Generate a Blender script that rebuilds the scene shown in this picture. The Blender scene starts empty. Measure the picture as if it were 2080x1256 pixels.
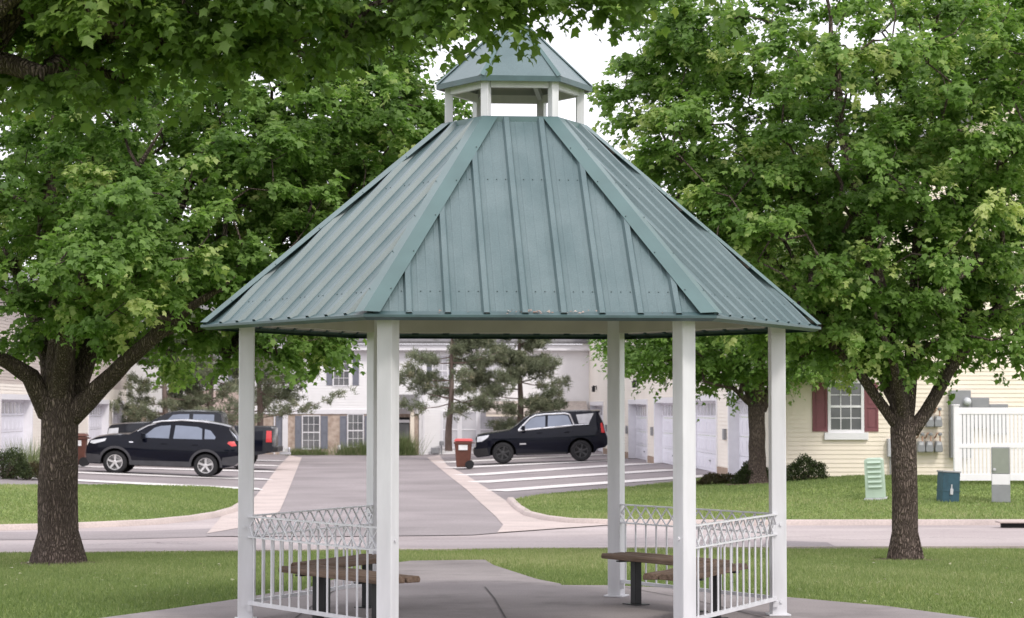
import bpy, bmesh, math, random
import numpy as np
from mathutils import Vector, Matrix
from mathutils.geometry import delaunay_2d_cdt
PI = math.pi
R = math.radians
sc = bpy.context.scene
COL = sc.collection

# ------------------------------------------------------------------ camera
FPX, PITCH, EYE = 4442.8, R(2.5422), 1.7677      # focal length in px of a 2080 px wide frame
cam_d = bpy.data.cameras.new('camera')
cam = bpy.data.objects.new('camera', cam_d); COL.objects.link(cam)
cam.location = (0, 0, EYE); cam.rotation_euler = (PI/2 + PITCH, 0, 0)
cam_d.sensor_width = 36; cam_d.sensor_fit = 'HORIZONTAL'; cam_d.lens = FPX/2080*36
cam_d.clip_start = 0.1; cam_d.clip_end = 3000
cam_d.dof.use_dof = True; cam_d.dof.focus_distance = 17.5; cam_d.dof.aperture_fstop = 7.0
sc.camera = cam

# ------------------------------------------------------------------ light
SUN = Vector((0.46, -0.70, 0.90)).normalized()
w = bpy.data.worlds.new('World'); sc.world = w; w.use_nodes = True
nt = w.node_tree; nt.nodes.clear()
sky = nt.nodes.new('ShaderNodeTexSky'); sky.sky_type = 'NISHITA'; sky.sun_disc = False
sky.sun_elevation = math.asin(SUN.z); sky.sun_rotation = math.atan2(SUN.x, SUN.y)
sky.air_density = 1.2; sky.dust_density = 4.0
tc = nt.nodes.new('ShaderNodeTexCoord')
cn = nt.nodes.new('ShaderNodeTexNoise'); cn.inputs['Scale'].default_value = 2.2; cn.inputs['Detail'].default_value = 5
rmp = nt.nodes.new('ShaderNodeValToRGB')
rmp.color_ramp.elements[0].position = .3; rmp.color_ramp.elements[0].color = (10.6, 10.4, 11.3, 1)
rmp.color_ramp.elements[1].position = .7; rmp.color_ramp.elements[1].color = (13.6, 13.3, 13.9, 1)
mix = nt.nodes.new('ShaderNodeMix'); mix.data_type = 'RGBA'; mix.inputs[0].default_value = .86
bg = nt.nodes.new('ShaderNodeBackground'); bg.inputs['Strength'].default_value = 0.142
wo = nt.nodes.new('ShaderNodeOutputWorld')
nt.links.new(tc.outputs['Generated'], cn.inputs['Vector']); nt.links.new(cn.outputs['Fac'], rmp.inputs['Fac'])
nt.links.new(sky.outputs['Color'], mix.inputs[6]); nt.links.new(rmp.outputs['Color'], mix.inputs[7])
nt.links.new(mix.outputs[2], bg.inputs['Color']); nt.links.new(bg.outputs[0], wo.inputs['Surface'])
sun_d = bpy.data.lights.new('sun', 'SUN'); sun_d.energy = 1.7; sun_d.angle = R(10); sun_d.color = (1, .955, .88)
sun = bpy.data.objects.new('sun', sun_d); COL.objects.link(sun)
sun.rotation_euler = SUN.to_track_quat('Z', 'Y').to_euler(); sun.location = SUN*60
sc.view_settings.view_transform = 'Standard'; sc.view_settings.look = 'None'
sc.view_settings.exposure = 0.0; sc.view_settings.gamma = 1; sc.view_settings.use_curve_mapping = False
sc.cycles.max_bounces = 8; sc.cycles.transparent_max_bounces = 8
sc.cycles.caustics_reflective = False; sc.cycles.caustics_refractive = False

# ------------------------------------------------------------------ ground shape and picture measuring
def drive_c(Y): return -3.4 - .0756*(Y-55)
BY = [0, 21.5, 26, 33, 42, 52, 62, 400]; BZ = [-.06, -.06, -.17, -.31, -.44, -.49, -.51, -.51]
KY = [0, 40, 48, 60, 78, 100, 400]; KZ = [0, 0, .072, .056, .036, .025, .0]
def zg(X, Y):
    s = abs(X-drive_c(Y)) - 3.1
    return float(np.interp(Y, BY, BZ) + np.interp(Y, KY, KZ)*min(max(s, 0), 8.0))
def ray(x, y):
    u = (x-1040)/FPX; v = (628-y)/FPX
    return u, math.cos(PITCH)-v*math.sin(PITCH), math.sin(PITCH)+v*math.cos(PITCH)
def P(x, y, Y):
    a, b, c = ray(x, y); t = Y/b
    return Vector((a*t, Y, EYE+c*t))
def G(x, y, off=0.0):
    a, b, c = ray(x, y); lo, hi = 5.0, 140.0
    prev = lo
    for i in range(700):                               # march until the ray is under the ground
        Y = lo + i*.2
        if EYE+c*Y/b < zg(a*Y/b, Y)+off:
            lo, hi = Y-.2, Y; break
    for i in range(30):
        m = (lo+hi)/2
        if EYE+c*m/b < zg(a*m/b, m)+off: hi = m
        else: lo = m
    return a*hi/b, hi

# ------------------------------------------------------------------ helpers
def tag(o, label=None, cat=None, group=None, kind=None):
    if label: o['label'] = label
    if cat: o['category'] = cat
    if group: o['group'] = group
    if kind: o['kind'] = kind
    return o
def thing(name, label, cat, loc=(0, 0, 0), rz=0, group=None):
    o = bpy.data.objects.new(name, None); COL.objects.link(o)
    o.empty_display_size = .2
    o.location = loc; o.rotation_euler = (0, 0, rz)
    return tag(o, label, cat, group)
def children(o): return [c for c in bpy.data.objects if c.parent == o]
def copy_tree(o, parent=None):
    c = o.copy(); COL.objects.link(c)
    if parent: c.parent = parent
    for ch in children(o): copy_tree(ch, c)
    return c
def link(name, me, mat, parent=None):
    o = bpy.data.objects.new(name, me); COL.objects.link(o)
    if mat:
        for m in (mat if isinstance(mat, (list, tuple)) else [mat]): me.materials.append(m)
    if parent: o.parent = parent
    return o
class MB:
    def __init__(s): s.v = []; s.f = []
    def add(s, vs, fs):
        n = len(s.v); s.v += [tuple(p) for p in vs]; s.f += [tuple(i+n for i in f) for f in fs]; return s
    def box(s, x0, x1, y0, y1, z0, z1):
        return s.add([(x0,y0,z0),(x1,y0,z0),(x1,y1,z0),(x0,y1,z0),(x0,y0,z1),(x1,y0,z1),(x1,y1,z1),(x0,y1,z1)],
                     [(0,3,2,1),(4,5,6,7),(0,1,5,4),(1,2,6,5),(2,3,7,6),(3,0,4,7)])
    def quad(s, a, b, c, d): return s.add([a,b,c,d], [(0,1,2,3)])
    def prism(s, pts, y0, y1):                          # xz outline extruded along y
        n = len(pts)
        return s.add([(x,y0,z) for x,z in pts]+[(x,y1,z) for x,z in pts],
                     [tuple(range(n)), tuple(range(2*n-1,n-1,-1))]+[(i,(i+1)%n+0,(i+1)%n+n,i+n)[::-1] for i in range(n)])
    def prism_z(s, pts, z0, z1):
        n = len(pts)
        return s.add([(x,y,z0) for x,y in pts]+[(x,y,z1) for x,y in pts],
                     [tuple(range(n))[::-1], tuple(range(n,2*n))]+[(i,(i+1)%n,(i+1)%n+n,i+n) for i in range(n)])
    def bar(s, a, b, wx, wz, up=(0,0,1)):               # rectangular bar from a to b
        a = Vector(a); b = Vector(b); d = (b-a).normalized(); u = Vector(up)
        if abs(d.dot(u)) > .98: u = Vector((0,1,0))
        sd = d.cross(u).normalized()*wx/2; up2 = sd.cross(d).normalized()*wz/2
        vs = [a-sd-up2,a+sd-up2,a+sd+up2,a-sd+up2,b-sd-up2,b+sd-up2,b+sd+up2,b-sd+up2]
        return s.add(vs, [(0,1,2,3),(7,6,5,4),(0,4,5,1),(1,5,6,2),(2,6,7,3),(3,7,4,0)])
    def tube(s, pts, rad, n=8, cap=True):
        pts = [Vector(p) for p in pts]; m = len(pts)
        if not hasattr(rad, '__len__'): rad = [rad]*m
        vs = []; fs = []; ref = None
        for i, p in enumerate(pts):
            d = (pts[min(i+1,m-1)]-pts[max(i-1,0)])
            d = d.normalized() if d.length > 1e-9 else Vector((0,0,1))
            if ref is None:
                ref = d.orthogonal().normalized()
            ref = (ref - d*ref.dot(d)); ref = ref.normalized() if ref.length > 1e-6 else d.orthogonal().normalized()
            bi = d.cross(ref)
            for k in range(n):
                a = 2*PI*k/n
                vs.append(p+(ref*math.cos(a)+bi*math.sin(a))*rad[i])
        for i in range(m-1):
            for k in range(n):
                fs.append((i*n+k, i*n+(k+1)%n, (i+1)*n+(k+1)%n, (i+1)*n+k))
        if cap: fs += [tuple(range(n))[::-1], tuple(range((m-1)*n, m*n))]
        return s.add(vs, fs)
    def lathe(s, prof, n=20, axis='z', c=(0,0,0)):     # prof: (r, h)
        vs = []; fs = []; m = len(prof)
        for r_, h in prof:
            for k in range(n):
                a = 2*PI*k/n; x, y = r_*math.cos(a), r_*math.sin(a)
                p = (x,y,h) if axis=='z' else (x,h,y)
                vs.append((p[0]+c[0],p[1]+c[1],p[2]+c[2]))
        for i in range(m-1):
            for k in range(n):
                q = (i*n+k, i*n+(k+1)%n, (i+1)*n+(k+1)%n, (i+1)*n+k)
                fs.append(q if axis=='z' else q[::-1])
        fs.append(tuple(range(n))[::-1]); fs.append(tuple(range((m-1)*n,m*n)))
        return s.add(vs, fs)
    def build(s, name, mat, parent=None, smooth=None, bevel=0, label=None):
        me = bpy.data.meshes.new(name); me.from_pydata(s.v, [], s.f); me.update()
        if smooth:
            bm = bmesh.new(); bm.from_mesh(me); bmesh.ops.recalc_face_normals(bm, faces=bm.faces); bm.to_mesh(me); bm.free()
            me.polygons.foreach_set('use_smooth', [True]*len(me.polygons)); me.set_sharp_from_angle(angle=R(smooth))
        o = link(name, me, mat, parent)
        if bevel:
            b = o.modifiers.new('bevel', 'BEVEL'); b.width = bevel; b.segments = 2; b.limit_method = 'ANGLE'
        if label: o['label'] = label
        return o

# ------------------------------------------------------------------ materials
MATS = {}
def mat(name, color, rough=.6, spec=.4, metal=0, var=.12, scale=6, bump=0, bscale=40, col2=None, stretch=None, coat=0, detail=5, lo=.3, hi=.7, coord='Object'):
    """one Principled material whose colour wanders between two tones by noise, with optional bump"""
    if name in MATS: return MATS[name]
    m = bpy.data.materials.new(name); m.use_nodes = True; t = m.node_tree
    b = t.nodes['Principled BSDF']; b.inputs['Roughness'].default_value = rough
    b.inputs['Specular IOR Level'].default_value = spec; b.inputs['Metallic'].default_value = metal
    b.inputs['Coat Weight'].default_value = coat; b.inputs['Coat Roughness'].default_value = .06
    co = t.nodes.new('ShaderNodeTexCoord'); src = co.outputs[coord]
    mp = t.nodes.new('ShaderNodeMapping'); t.links.new(src, mp.inputs['Vector'])
    if stretch: mp.inputs['Scale'].default_value = stretch
    n = t.nodes.new('ShaderNodeTexNoise'); n.inputs['Scale'].default_value = scale; n.inputs['Detail'].default_value = detail
    t.links.new(mp.outputs[0], n.inputs['Vector'])
    r_ = t.nodes.new('ShaderNodeValToRGB'); e = r_.color_ramp.elements
    c2 = col2 or tuple(min(1, c*(1+var)) for c in color); c1 = color if col2 else tuple(c*(1-var) for c in color)
    e[0].position = lo; e[1].position = hi; e[0].color = (*c1, 1); e[1].color = (*c2, 1)
    t.links.new(n.outputs['Fac'], r_.inputs['Fac']); t.links.new(r_.outputs['Color'], b.inputs['Base Color'])
    if bump:
        n2 = t.nodes.new('ShaderNodeTexNoise'); n2.inputs['Scale'].default_value = bscale; n2.inputs['Detail'].default_value = 6
        t.links.new(mp.outputs[0], n2.inputs['Vector'])
        bp = t.nodes.new('ShaderNodeBump'); bp.inputs['Strength'].default_value = bump; bp.inputs['Distance'].default_value = .02
        t.links.new(n2.outputs['Fac'], bp.inputs['Height']); t.links.new(bp.outputs[0], b.inputs['Normal'])
    MATS[name] = m; return m
def stain(m, scale, dark, lo=.52, hi=.72, stretch=(1,1,1)):
    """irregular darker stains over a pavement"""
    t = m.node_tree; b = t.nodes['Principled BSDF']; src = b.inputs['Base Color'].links[0].from_socket
    co = [n for n in t.nodes if n.type == 'TEX_COORD'][0]
    mp = t.nodes.new('ShaderNodeMapping'); mp.inputs['Scale'].default_value = stretch; t.links.new(co.outputs['Object'], mp.inputs['Vector'])
    v = t.nodes.new('ShaderNodeTexNoise'); v.inputs['Scale'].default_value = scale; v.inputs['Detail'].default_value = 7; v.inputs['Roughness'].default_value = .65
    t.links.new(mp.outputs[0], v.inputs['Vector'])
    mr = t.nodes.new('ShaderNodeMapRange'); mr.inputs[1].default_value = lo; mr.inputs[2].default_value = hi; mr.inputs[3].default_value = 1; mr.inputs[4].default_value = dark
    t.links.new(v.outputs['Fac'], mr.inputs[0])
    mx = t.nodes.new('ShaderNodeMix'); mx.data_type = 'RGBA'; mx.blend_type = 'MULTIPLY'; mx.inputs[0].default_value = 1
    t.links.new(src, mx.inputs[6]); t.links.new(mr.outputs[0], mx.inputs[7]); t.links.new(mx.outputs[2], b.inputs['Base Color'])
    return m
def speckle(m, scale, amount, name='Base Color'):
    """multiplies fine aggregate grain into a material's colour"""
    t = m.node_tree; b = t.nodes['Principled BSDF']; src = b.inputs[name].links[0].from_socket
    co = [n for n in t.nodes if n.type == 'TEX_COORD'][0]
    v = t.nodes.new('ShaderNodeTexNoise'); v.inputs['Scale'].default_value = scale; v.inputs['Detail'].default_value = 3
    t.links.new(co.outputs['Object'], v.inputs['Vector'])
    mr = t.nodes.new('ShaderNodeMapRange'); mr.inputs[1].default_value = .3; mr.inputs[2].default_value = .7
    mr.inputs[3].default_value = 1-amount; mr.inputs[4].default_value = 1+amount
    t.links.new(v.outputs['Fac'], mr.inputs[0])
    mx = t.nodes.new('ShaderNodeMix'); mx.data_type = 'RGBA'; mx.blend_type = 'MULTIPLY'; mx.inputs[0].default_value = 1
    t.links.new(src, mx.inputs[6]); t.links.new(mr.outputs[0], mx.inputs[7]); t.links.new(mx.outputs[2], b.inputs[name])
    return m
white_paint = mat('white_paint', (.66,.66,.685), .38, .45, var=.08, scale=3, bump=.05, bscale=60, stretch=(3,3,.6))
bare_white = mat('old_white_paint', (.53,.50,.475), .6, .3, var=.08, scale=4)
roof_metal = speckle(mat('green_roof_metal', (.084,.133,.142), .38, .5, scale=2.2, col2=(.126,.178,.188), stretch=(1.5,1.5,.5)), 90, .10)
cap_metal = mat('green_cap_metal', (.088,.150,.152), .38, .5, var=.10, scale=3)
trim_metal = mat('green_trim_metal', (.055,.10,.105), .4, .5, var=.2, scale=5)
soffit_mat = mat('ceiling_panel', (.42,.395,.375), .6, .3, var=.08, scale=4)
screw_mat = mat('dark_screw', (.09,.125,.13), .5)
timber = mat('weathered_timber', (.10,.068,.048), .8, .2, scale=5, col2=(.21,.15,.115), stretch=(.5,8,8), bump=.5, bscale=12)
black_steel = mat('black_steel', (.018,.018,.02), .45, .4)
concrete = speckle(mat('pad_concrete', (.225,.200,.200), .85, .2, scale=.9, col2=(.30,.27,.268), bump=.15, bscale=60), 60, .12)
street_m = speckle(mat('street_surface', (.36,.31,.31), .9, .2, scale=.35, col2=(.46,.405,.40), stretch=(.5,1.6,1), bump=.1, bscale=30), 25, .12)
asphalt = speckle(mat('worn_asphalt', (.235,.210,.212), .9, .2, scale=.3, col2=(.31,.275,.28), bump=.1, bscale=30), 25, .14)
curb_m = speckle(mat('curb_concrete', (.43,.365,.345), .85, .2, scale=1.2, col2=(.54,.46,.43)), 30, .1)
stain(concrete, 1.1, .72); stain(street_m, .5, .74, stretch=(.5,1.2,1)); stain(asphalt, .35, .80)
band_m = speckle(mat('pale_concrete', (.60,.57,.56), .85, .2, scale=.8, col2=(.74,.71,.70)), 20, .06)
soil_grass = speckle(mat('turf', (.115,.17,.045), .9, .15, scale=.7, col2=(.22,.28,.085), bump=.6, bscale=14), 9, .35)
def bark_mat(name, crack, lo_, hi_, sx_=9, sz_=2.2):
    """grey brown plates broken by deep vertical cracks"""
    m = bpy.data.materials.new(name); m.use_nodes = True; t = m.node_tree; b = t.nodes['Principled BSDF']
    b.inputs['Roughness'].default_value = .92; b.inputs['Specular IOR Level'].default_value = .12
    N = lambda k: t.nodes.new('ShaderNode'+k); Lk = t.links.new
    co = N('TexCoord'); wn = N('TexNoise'); wn.inputs['Scale'].default_value = 3.5; wn.inputs['Detail'].default_value = 6
    Lk(co.outputs['Object'], wn.inputs['Vector'])
    ad = N('VectorMath'); ad.operation = 'MULTIPLY_ADD'; ad.inputs[1].default_value = (.16,.16,.16); Lk(wn.outputs['Color'], ad.inputs[0]); Lk(co.outputs['Object'], ad.inputs[2])
    mp = N('Mapping'); mp.inputs['Scale'].default_value = (sx_, sx_, sz_); Lk(ad.outputs[0], mp.inputs['Vector'])
    vo = N('TexVoronoi'); vo.feature = 'DISTANCE_TO_EDGE'; vo.inputs['Scale'].default_value = 1.6; Lk(mp.outputs[0], vo.inputs['Vector'])
    cr = N('MapRange'); cr.inputs[1].default_value = .0; cr.inputs[2].default_value = .30; Lk(vo.outputs['Distance'], cr.inputs[0])
    n2 = N('TexNoise'); n2.inputs['Scale'].default_value = 5; n2.inputs['Detail'].default_value = 9; Lk(mp.outputs[0], n2.inputs['Vector'])
    big = N('TexNoise'); big.inputs['Scale'].default_value = 1.6; big.inputs['Detail'].default_value = 3; Lk(co.outputs['Object'], big.inputs['Vector'])
    av = N('Math'); av.operation = 'MULTIPLY_ADD'; av.inputs[1].default_value = .6; Lk(n2.outputs['Fac'], av.inputs[0])
    hf = N('Math'); hf.operation = 'MULTIPLY'; hf.inputs[1].default_value = .5; Lk(big.outputs['Fac'], hf.inputs[0]); Lk(hf.outputs[0], av.inputs[2])
    rp = N('ValToRGB'); rp.color_ramp.elements[0].position = .32; rp.color_ramp.elements[1].position = .75
    rp.color_ramp.elements[0].color = (*lo_,1); rp.color_ramp.elements[1].color = (*hi_,1); Lk(av.outputs[0], rp.inputs['Fac'])
    mx = N('Mix'); mx.data_type = 'RGBA'; mx.inputs[6].default_value = (*crack,1); Lk(cr.outputs[0], mx.inputs[0]); Lk(rp.outputs[0], mx.inputs[7]); Lk(mx.outputs[2], b.inputs['Base Color'])
    sm = N('Math'); sm.operation = 'MULTIPLY_ADD'; sm.inputs[1].default_value = .35; Lk(n2.outputs['Fac'], sm.inputs[0]); Lk(cr.outputs[0], sm.inputs[2])
    bp = N('Bump'); bp.inputs['Strength'].default_value = 1; bp.inputs['Distance'].default_value = .035; Lk(sm.outputs[0], bp.inputs['Height']); Lk(bp.outputs[0], b.inputs['Normal'])
    return m
bark = bark_mat('maple_bark', (.085,.065,.056), (.14,.105,.09), (.36,.285,.245), 26, 4.5)
pine_bark = mat('pine_bark', (.13,.095,.08), .9, .15, scale=6, col2=(.22,.17,.15), stretch=(1,1,.3))
def siding(name, c): return mat(name, c, .55, .3, var=.035, scale=1.5)
cream = siding('cream_siding', (.85,.765,.65)); pale = siding('pale_siding', (.84,.83,.84)); beige = siding('beige_siding', (.55,.48,.43)); palecream = siding('pale_cream_siding', (.86,.80,.72))
trim_w = mat('white_trim', (.80,.79,.82), .45, .4, var=.03)
door_w = mat('garage_door_white', (.83,.82,.89), .45, .4, var=.03)
found_m = mat('foundation_block', (.36,.27,.21), .9, .2, var=.15, scale=6)
stone_m = mat('stone_veneer', (.36,.27,.22), .9, .2, scale=5, col2=(.58,.48,.41), bump=.5, bscale=8)
shingle = mat('grey_shingles', (.16,.155,.16), .9, .2, var=.3, scale=7, stretch=(1,4,4))
burgundy = mat('burgundy_paint', (.215,.080,.092), .5, .35, var=.08)
slate = mat('slate_blue_paint', (.20,.21,.25), .55, .3, var=.08)
grey_box = mat('grey_steel_box', (.27,.275,.29), .5, .4, var=.06)
lgrey_box = mat('light_grey_box', (.50,.50,.53), .5, .4, var=.05)
pvc = mat('white_vinyl', (.82,.80,.83), .4, .4, var=.03)
mint = mat('mint_green_box', (.44,.55,.46), .5, .4, var=.08, scale=4)
teal = mat('teal_box', (.028,.075,.105), .45, .4, var=.2, scale=8)
sage = mat('sage_grey_box', (.27,.29,.25), .5, .4, var=.06)
copper = mat('copper_pipe', (.42,.25,.17), .5, .4, var=.15)
pane_m = mat('window_glass', (.10,.105,.115), .06, .6, scale=1.0, col2=(.22,.22,.23))
lite_m = mat('frosted_lite', (.50,.50,.54), .2, .5, scale=2.0, col2=(.62,.61,.64))
dark_in = mat('dark_opening', (.012,.012,.014), .8)
black_paint = mat('black_car_paint', (.005,.006,.012), .10, .22, var=.1, coat=0)
grey_paint = mat('charcoal_car_paint', (.022,.024,.030), .15, .3, var=.1, coat=0)
cladding = mat('grey_cladding', (.055,.055,.062), .6, .3)
car_glass = mat('car_glass', (.15,.18,.25), .04, .8, var=.15, scale=1.2, coat=.6)
chrome = mat('bright_trim', (.75,.76,.79), .22, .6, metal=.7, var=.04)
rubber = mat('tyre_rubber', (.022,.022,.024), .8, .3)
alloy = mat('alloy_rim', (.62,.61,.61), .3, .5, metal=.6, var=.05)
dark_rim = mat('black_rim', (.03,.03,.032), .35, .5)
red_lens = mat('red_lens', (.55,.03,.035), .15, .6, var=.1)
clear_lens = mat('clear_lens', (.62,.64,.68), .12, .6, var=.1)
bin_brown = mat('brown_plastic', (.125,.050,.035), .5, .35, var=.12)
bin_red = mat('red_lid_plastic', (.52,.085,.085), .45, .4, var=.08)
paper = mat('white_label', (.75,.75,.75), .6)

def leaf_mat(name, dark, light, young_lit, trans=.35):
    m = bpy.data.materials.new(name); m.use_nodes = True; t = m.node_tree; b = t.nodes['Principled BSDF']
    b.inputs['Roughness'].default_value = .5; b.inputs['Specular IOR Level'].default_value = .3
    a = t.nodes.new('ShaderNodeAttribute'); a.attribute_name = 'tint'
    r_ = t.nodes.new('ShaderNodeValToRGB'); e = r_.color_ramp.elements
    e[0].position = 0; e[0].color = (*dark, 1); e[1].position = 1; e[1].color = (*young_lit, 1)
    q = e.new(.62); q.color = (*light, 1)
    t.links.new(a.outputs['Fac'], r_.inputs['Fac']); t.links.new(r_.outputs['Color'], b.inputs['Base Color'])
    tr = t.nodes.new('ShaderNodeBsdfTranslucent')
    hs = t.nodes.new('ShaderNodeHueSaturation'); hs.inputs['Saturation'].default_value = 1.15; hs.inputs['Value'].default_value = 1.3
    t.links.new(r_.outputs['Color'], hs.inputs['Color']); t.links.new(hs.outputs[0], tr.inputs['Color'])
    mx = t.nodes.new('ShaderNodeMixShader'); mx.inputs[0].default_value = trans
    t.links.new(b.outputs[0], mx.inputs[1]); t.links.new(tr.outputs[0], mx.inputs[2])
    t.links.new(mx.outputs[0], t.nodes['Material Output'].inputs['Surface'])
    return m
maple_leaf = leaf_mat('maple_leaves', (.100,.185,.046), (.235,.365,.100), (.52,.58,.24), .52)  # last tone: young growth plus painted spray highlights
shaded_leaf = leaf_mat('shaded_maple_leaves', (.068,.130,.030), (.165,.255,.062), (.32,.39,.11), .48)  # darker copy of the maple leaves, backlit shade painted into the colour
pine_leaf = leaf_mat('pine_needles', (.12,.145,.085), (.22,.245,.155), (.36,.33,.22), .25)
bush_leaf = leaf_mat('bush_leaves', (.022,.035,.012), (.050,.070,.024), (.10,.12,.04), .2)
brown_leaf = leaf_mat('brown_shrub_leaves', (.035,.035,.015), (.075,.065,.03), (.14,.10,.055), .2)
grass_leaf = leaf_mat('grass_blades', (.125,.180,.062), (.245,.305,.115), (.42,.42,.23), .40)
reed_leaf = leaf_mat('reed_blades', (.08,.12,.04), (.17,.22,.09), (.38,.36,.22), .25)

# ------------------------------------------------------------------ ground, street, drive, lawns
def sheet(name, pts, off, m, step=1.0, kind='structure', label=None, cat=None):
    """a flat-lying polygon (ground x, y) draped over the ground shape"""
    n = len(pts); vs = []
    edges = []
    for i in range(n):                                 # densified outline
        a = Vector(pts[i]); b = Vector(pts[(i+1)%n]); k = max(1, int((b-a).length/step))
        for j in range(k): vs.append(a.lerp(b, j/k))
    m0 = len(vs); edges = [(i, (i+1)%m0) for i in range(m0)]
    xs = [p.x for p in vs]; ys = [p.y for p in vs]
    gx = np.arange(min(xs), max(xs), step); gy = np.arange(min(ys), max(ys), step)
    for yy in gy:
        for xx in gx: vs.append(Vector((xx+.137*step, yy+.211*step)))
    r_ = delaunay_2d_cdt(vs, edges, [], 1, 1e-5)
    co, fc = r_[0], r_[2]
    me = bpy.data.meshes.new(name)
    me.from_pydata([(p.x, p.y, zg(p.x, p.y)+off) for p in co], [], fc); me.update()
    bm = bmesh.new(); bm.from_mesh(me)
    bmesh.ops.delete(bm, geom=[v for v in bm.verts if not v.link_faces], context='VERTS')
    for f in bm.faces:
        if f.normal.z < 0: f.normal_flip()
    bm.to_mesh(me); bm.free()
    me.polygons.foreach_set('use_smooth', [True]*len(me.polygons))
    o = link(name, me, m)
    return tag(o, label, cat, kind=kind)
def GP(*pp, off=0.0): return [G(x, y, off) for x, y in pp]

# base ground to the horizon: fine where seen, coarse beyond
gm = MB(); xs = [-1500,-400,-120]+list(np.arange(-60,61,2.0))+[120,400,1500]; ys = [-300,-60,-10]+list(np.arange(0,141,2.0))+[220,500,1500]
for y in ys:
    for x in xs: gm.v.append((x, y, zg(x, y)-.03))
nx = len(xs)
gm.f = [(j*nx+i, j*nx+i+1, (j+1)*nx+i+1, (j+1)*nx+i) for j in range(len(ys)-1) for i in range(nx-1)]
tag(gm.build('ground', soil_grass), kind='structure')

# curb lines (seen from the photo, laid on the ground)
LC = GP((-60,1079),(0,1078),(120,1075),(220,1071),(320,1066),(400,1058),(450,1050),(484,1040),(505,1026),(527,1000),(548,972),(566,948))
RC = GP((908,946),(950,968),(1000,1000),(1028,1019),(1044,1036),(1064,1049),(1100,1058),(1150,1064),(1250,1067),(1500,1068),(1800,1068),(2140,1068))
NC = GP((-60,1131),(0,1130),(300,1128),(480,1126),(700,1124),(900,1123),(1050,1121),(1240,1120),(1500,1119),(1620,1118),(2140,1117))
LI = GP((420,1086),(500,1072),(545,1056),(568,1040),(585,1000),(600,962),(613,930))
RI = GP((867,930),(905,962),(947,995),(984,1030),(1008,1052),(1022,1068),(1010,1084))
YS0 = NC[0][1]-.25
sheet('street', [(-60,YS0+.0)] + [(p[0], p[1]-.1) for p in NC] + [(60,NC[-1][1]-.1),(60,RC[-1][1]+.12)] + [(p[0],p[1]+.12) for p in RC[::-1][:7]] + [(p[0],p[1]+.12) for p in LC[:8][::-1]] + [(-60,LC[0][1]+.12)], .0, street_m, 1.0)
def parking(name, x0, x1):
    sheet(name, [(x0,104),(x1,104),(x1,49),(x0,49)], .0, asphalt, .8)
parking('parking_apron', -19, 7.4)
# asphalt lane between the concrete gutters and the gutters themselves
sheet('driveway', LI+RI+GP((960,1088),(900,1089),(700,1091),(420,1091)), .012, asphalt, .8)
sheet('gutter', LC[6:]+GP((588,926))+[LI[-1]]+LI[::-1][1:], .018, curb_m, .8)
sheet('gutter', RI[::-1]+GP((893,926))+RC[0:9], .018, curb_m, .8)
sheet('asphalt_patch', GP((-60,1082),(300,1079),(470,1073),(478,1090),(250,1096),(-60,1098)), .006, asphalt, 1.0)
sheet('asphalt_patch', GP((1560,1098),(1680,1102),(1700,1112),(1640,1117),(1540,1116)), .004, asphalt, .6)
# pale concrete bands between the garage aprons
def band(p, q, wd):
    a = Vector(G(*p)); b = Vector(G(*q)); d = (b-a).normalized(); nn = Vector((-d.y, d.x))*wd/2
    sheet('concrete_band', [tuple(a-nn), tuple(b-nn), tuple(b+nn), tuple(a+nn)], .016, band_m, .8)
for p, q in (((897,940.5),(1230,924)),((918,951.5),(1258,935)),((945,967),(1312,942.5)),((966,981),(1372,955)),((1006,998.5),(1450,966.5))): band(p, q, 1.75)
for p, q in (((548,975),(60,957)),((531,995),(60,972)),((558,959),(150,948)),((566,947),(200,938)),((576,937),(250,931))): band(p, q, 1.5)
# lawns
lawn_l = [(-60,LC[0][1]+.22)]+[(p[0]-.05,p[1]+.2) for p in LC[:8]]+[(p[0]-.2,p[1]) for p in LC[8:10]]+GP((500,1001),(430,994),(250,990),(150,990),(-40,992))+[(-60,56)]
lawn_r = GP((1040,1022),(1100,1010),(1240,998),(1360,986),(1425,976))+[(6.0,52.2),(6.6,53.4),(60,56),(60,RC[-1][1]+.2)]+[(p[0]+.03,p[1]+.2) for p in RC[:4:-1]]
sheet('lawn', lawn_l, .06, soil_grass, .8); sheet('lawn', lawn_r, .06, soil_grass, .8)
PAD = GP((120,1275),(200,1256),(350,1236),(480,1217),(560,1203),(690,1192),(860,1189),(1020,1188),(1240,1189),(1420,1198),(1600,1213),(1800,1231),(1990,1256),(2050,1268), off=.06)+[(3.9,12),(-3.9,12)]
PATH = GP((620,1196),(700,1170),(760,1148),(835,1139),(985,1137),(1003,1148),(1040,1160),(1090,1176),(1140,1186), off=.056)+[G(1140,1192,.056), G(620,1200,.056)]
near_l = [(-60,YS0-.1)]+[(-60,8),(60,8),(60,NC[-1][1]-.25)]+[(p[0],p[1]-.25) for p in NC[::-1]]
sheet('lawn', near_l, .03, soil_grass, .8)
sheet('concrete_pad', PAD, .06, concrete, .5)
sheet('footpath', PATH, .056, concrete, .5)
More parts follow.
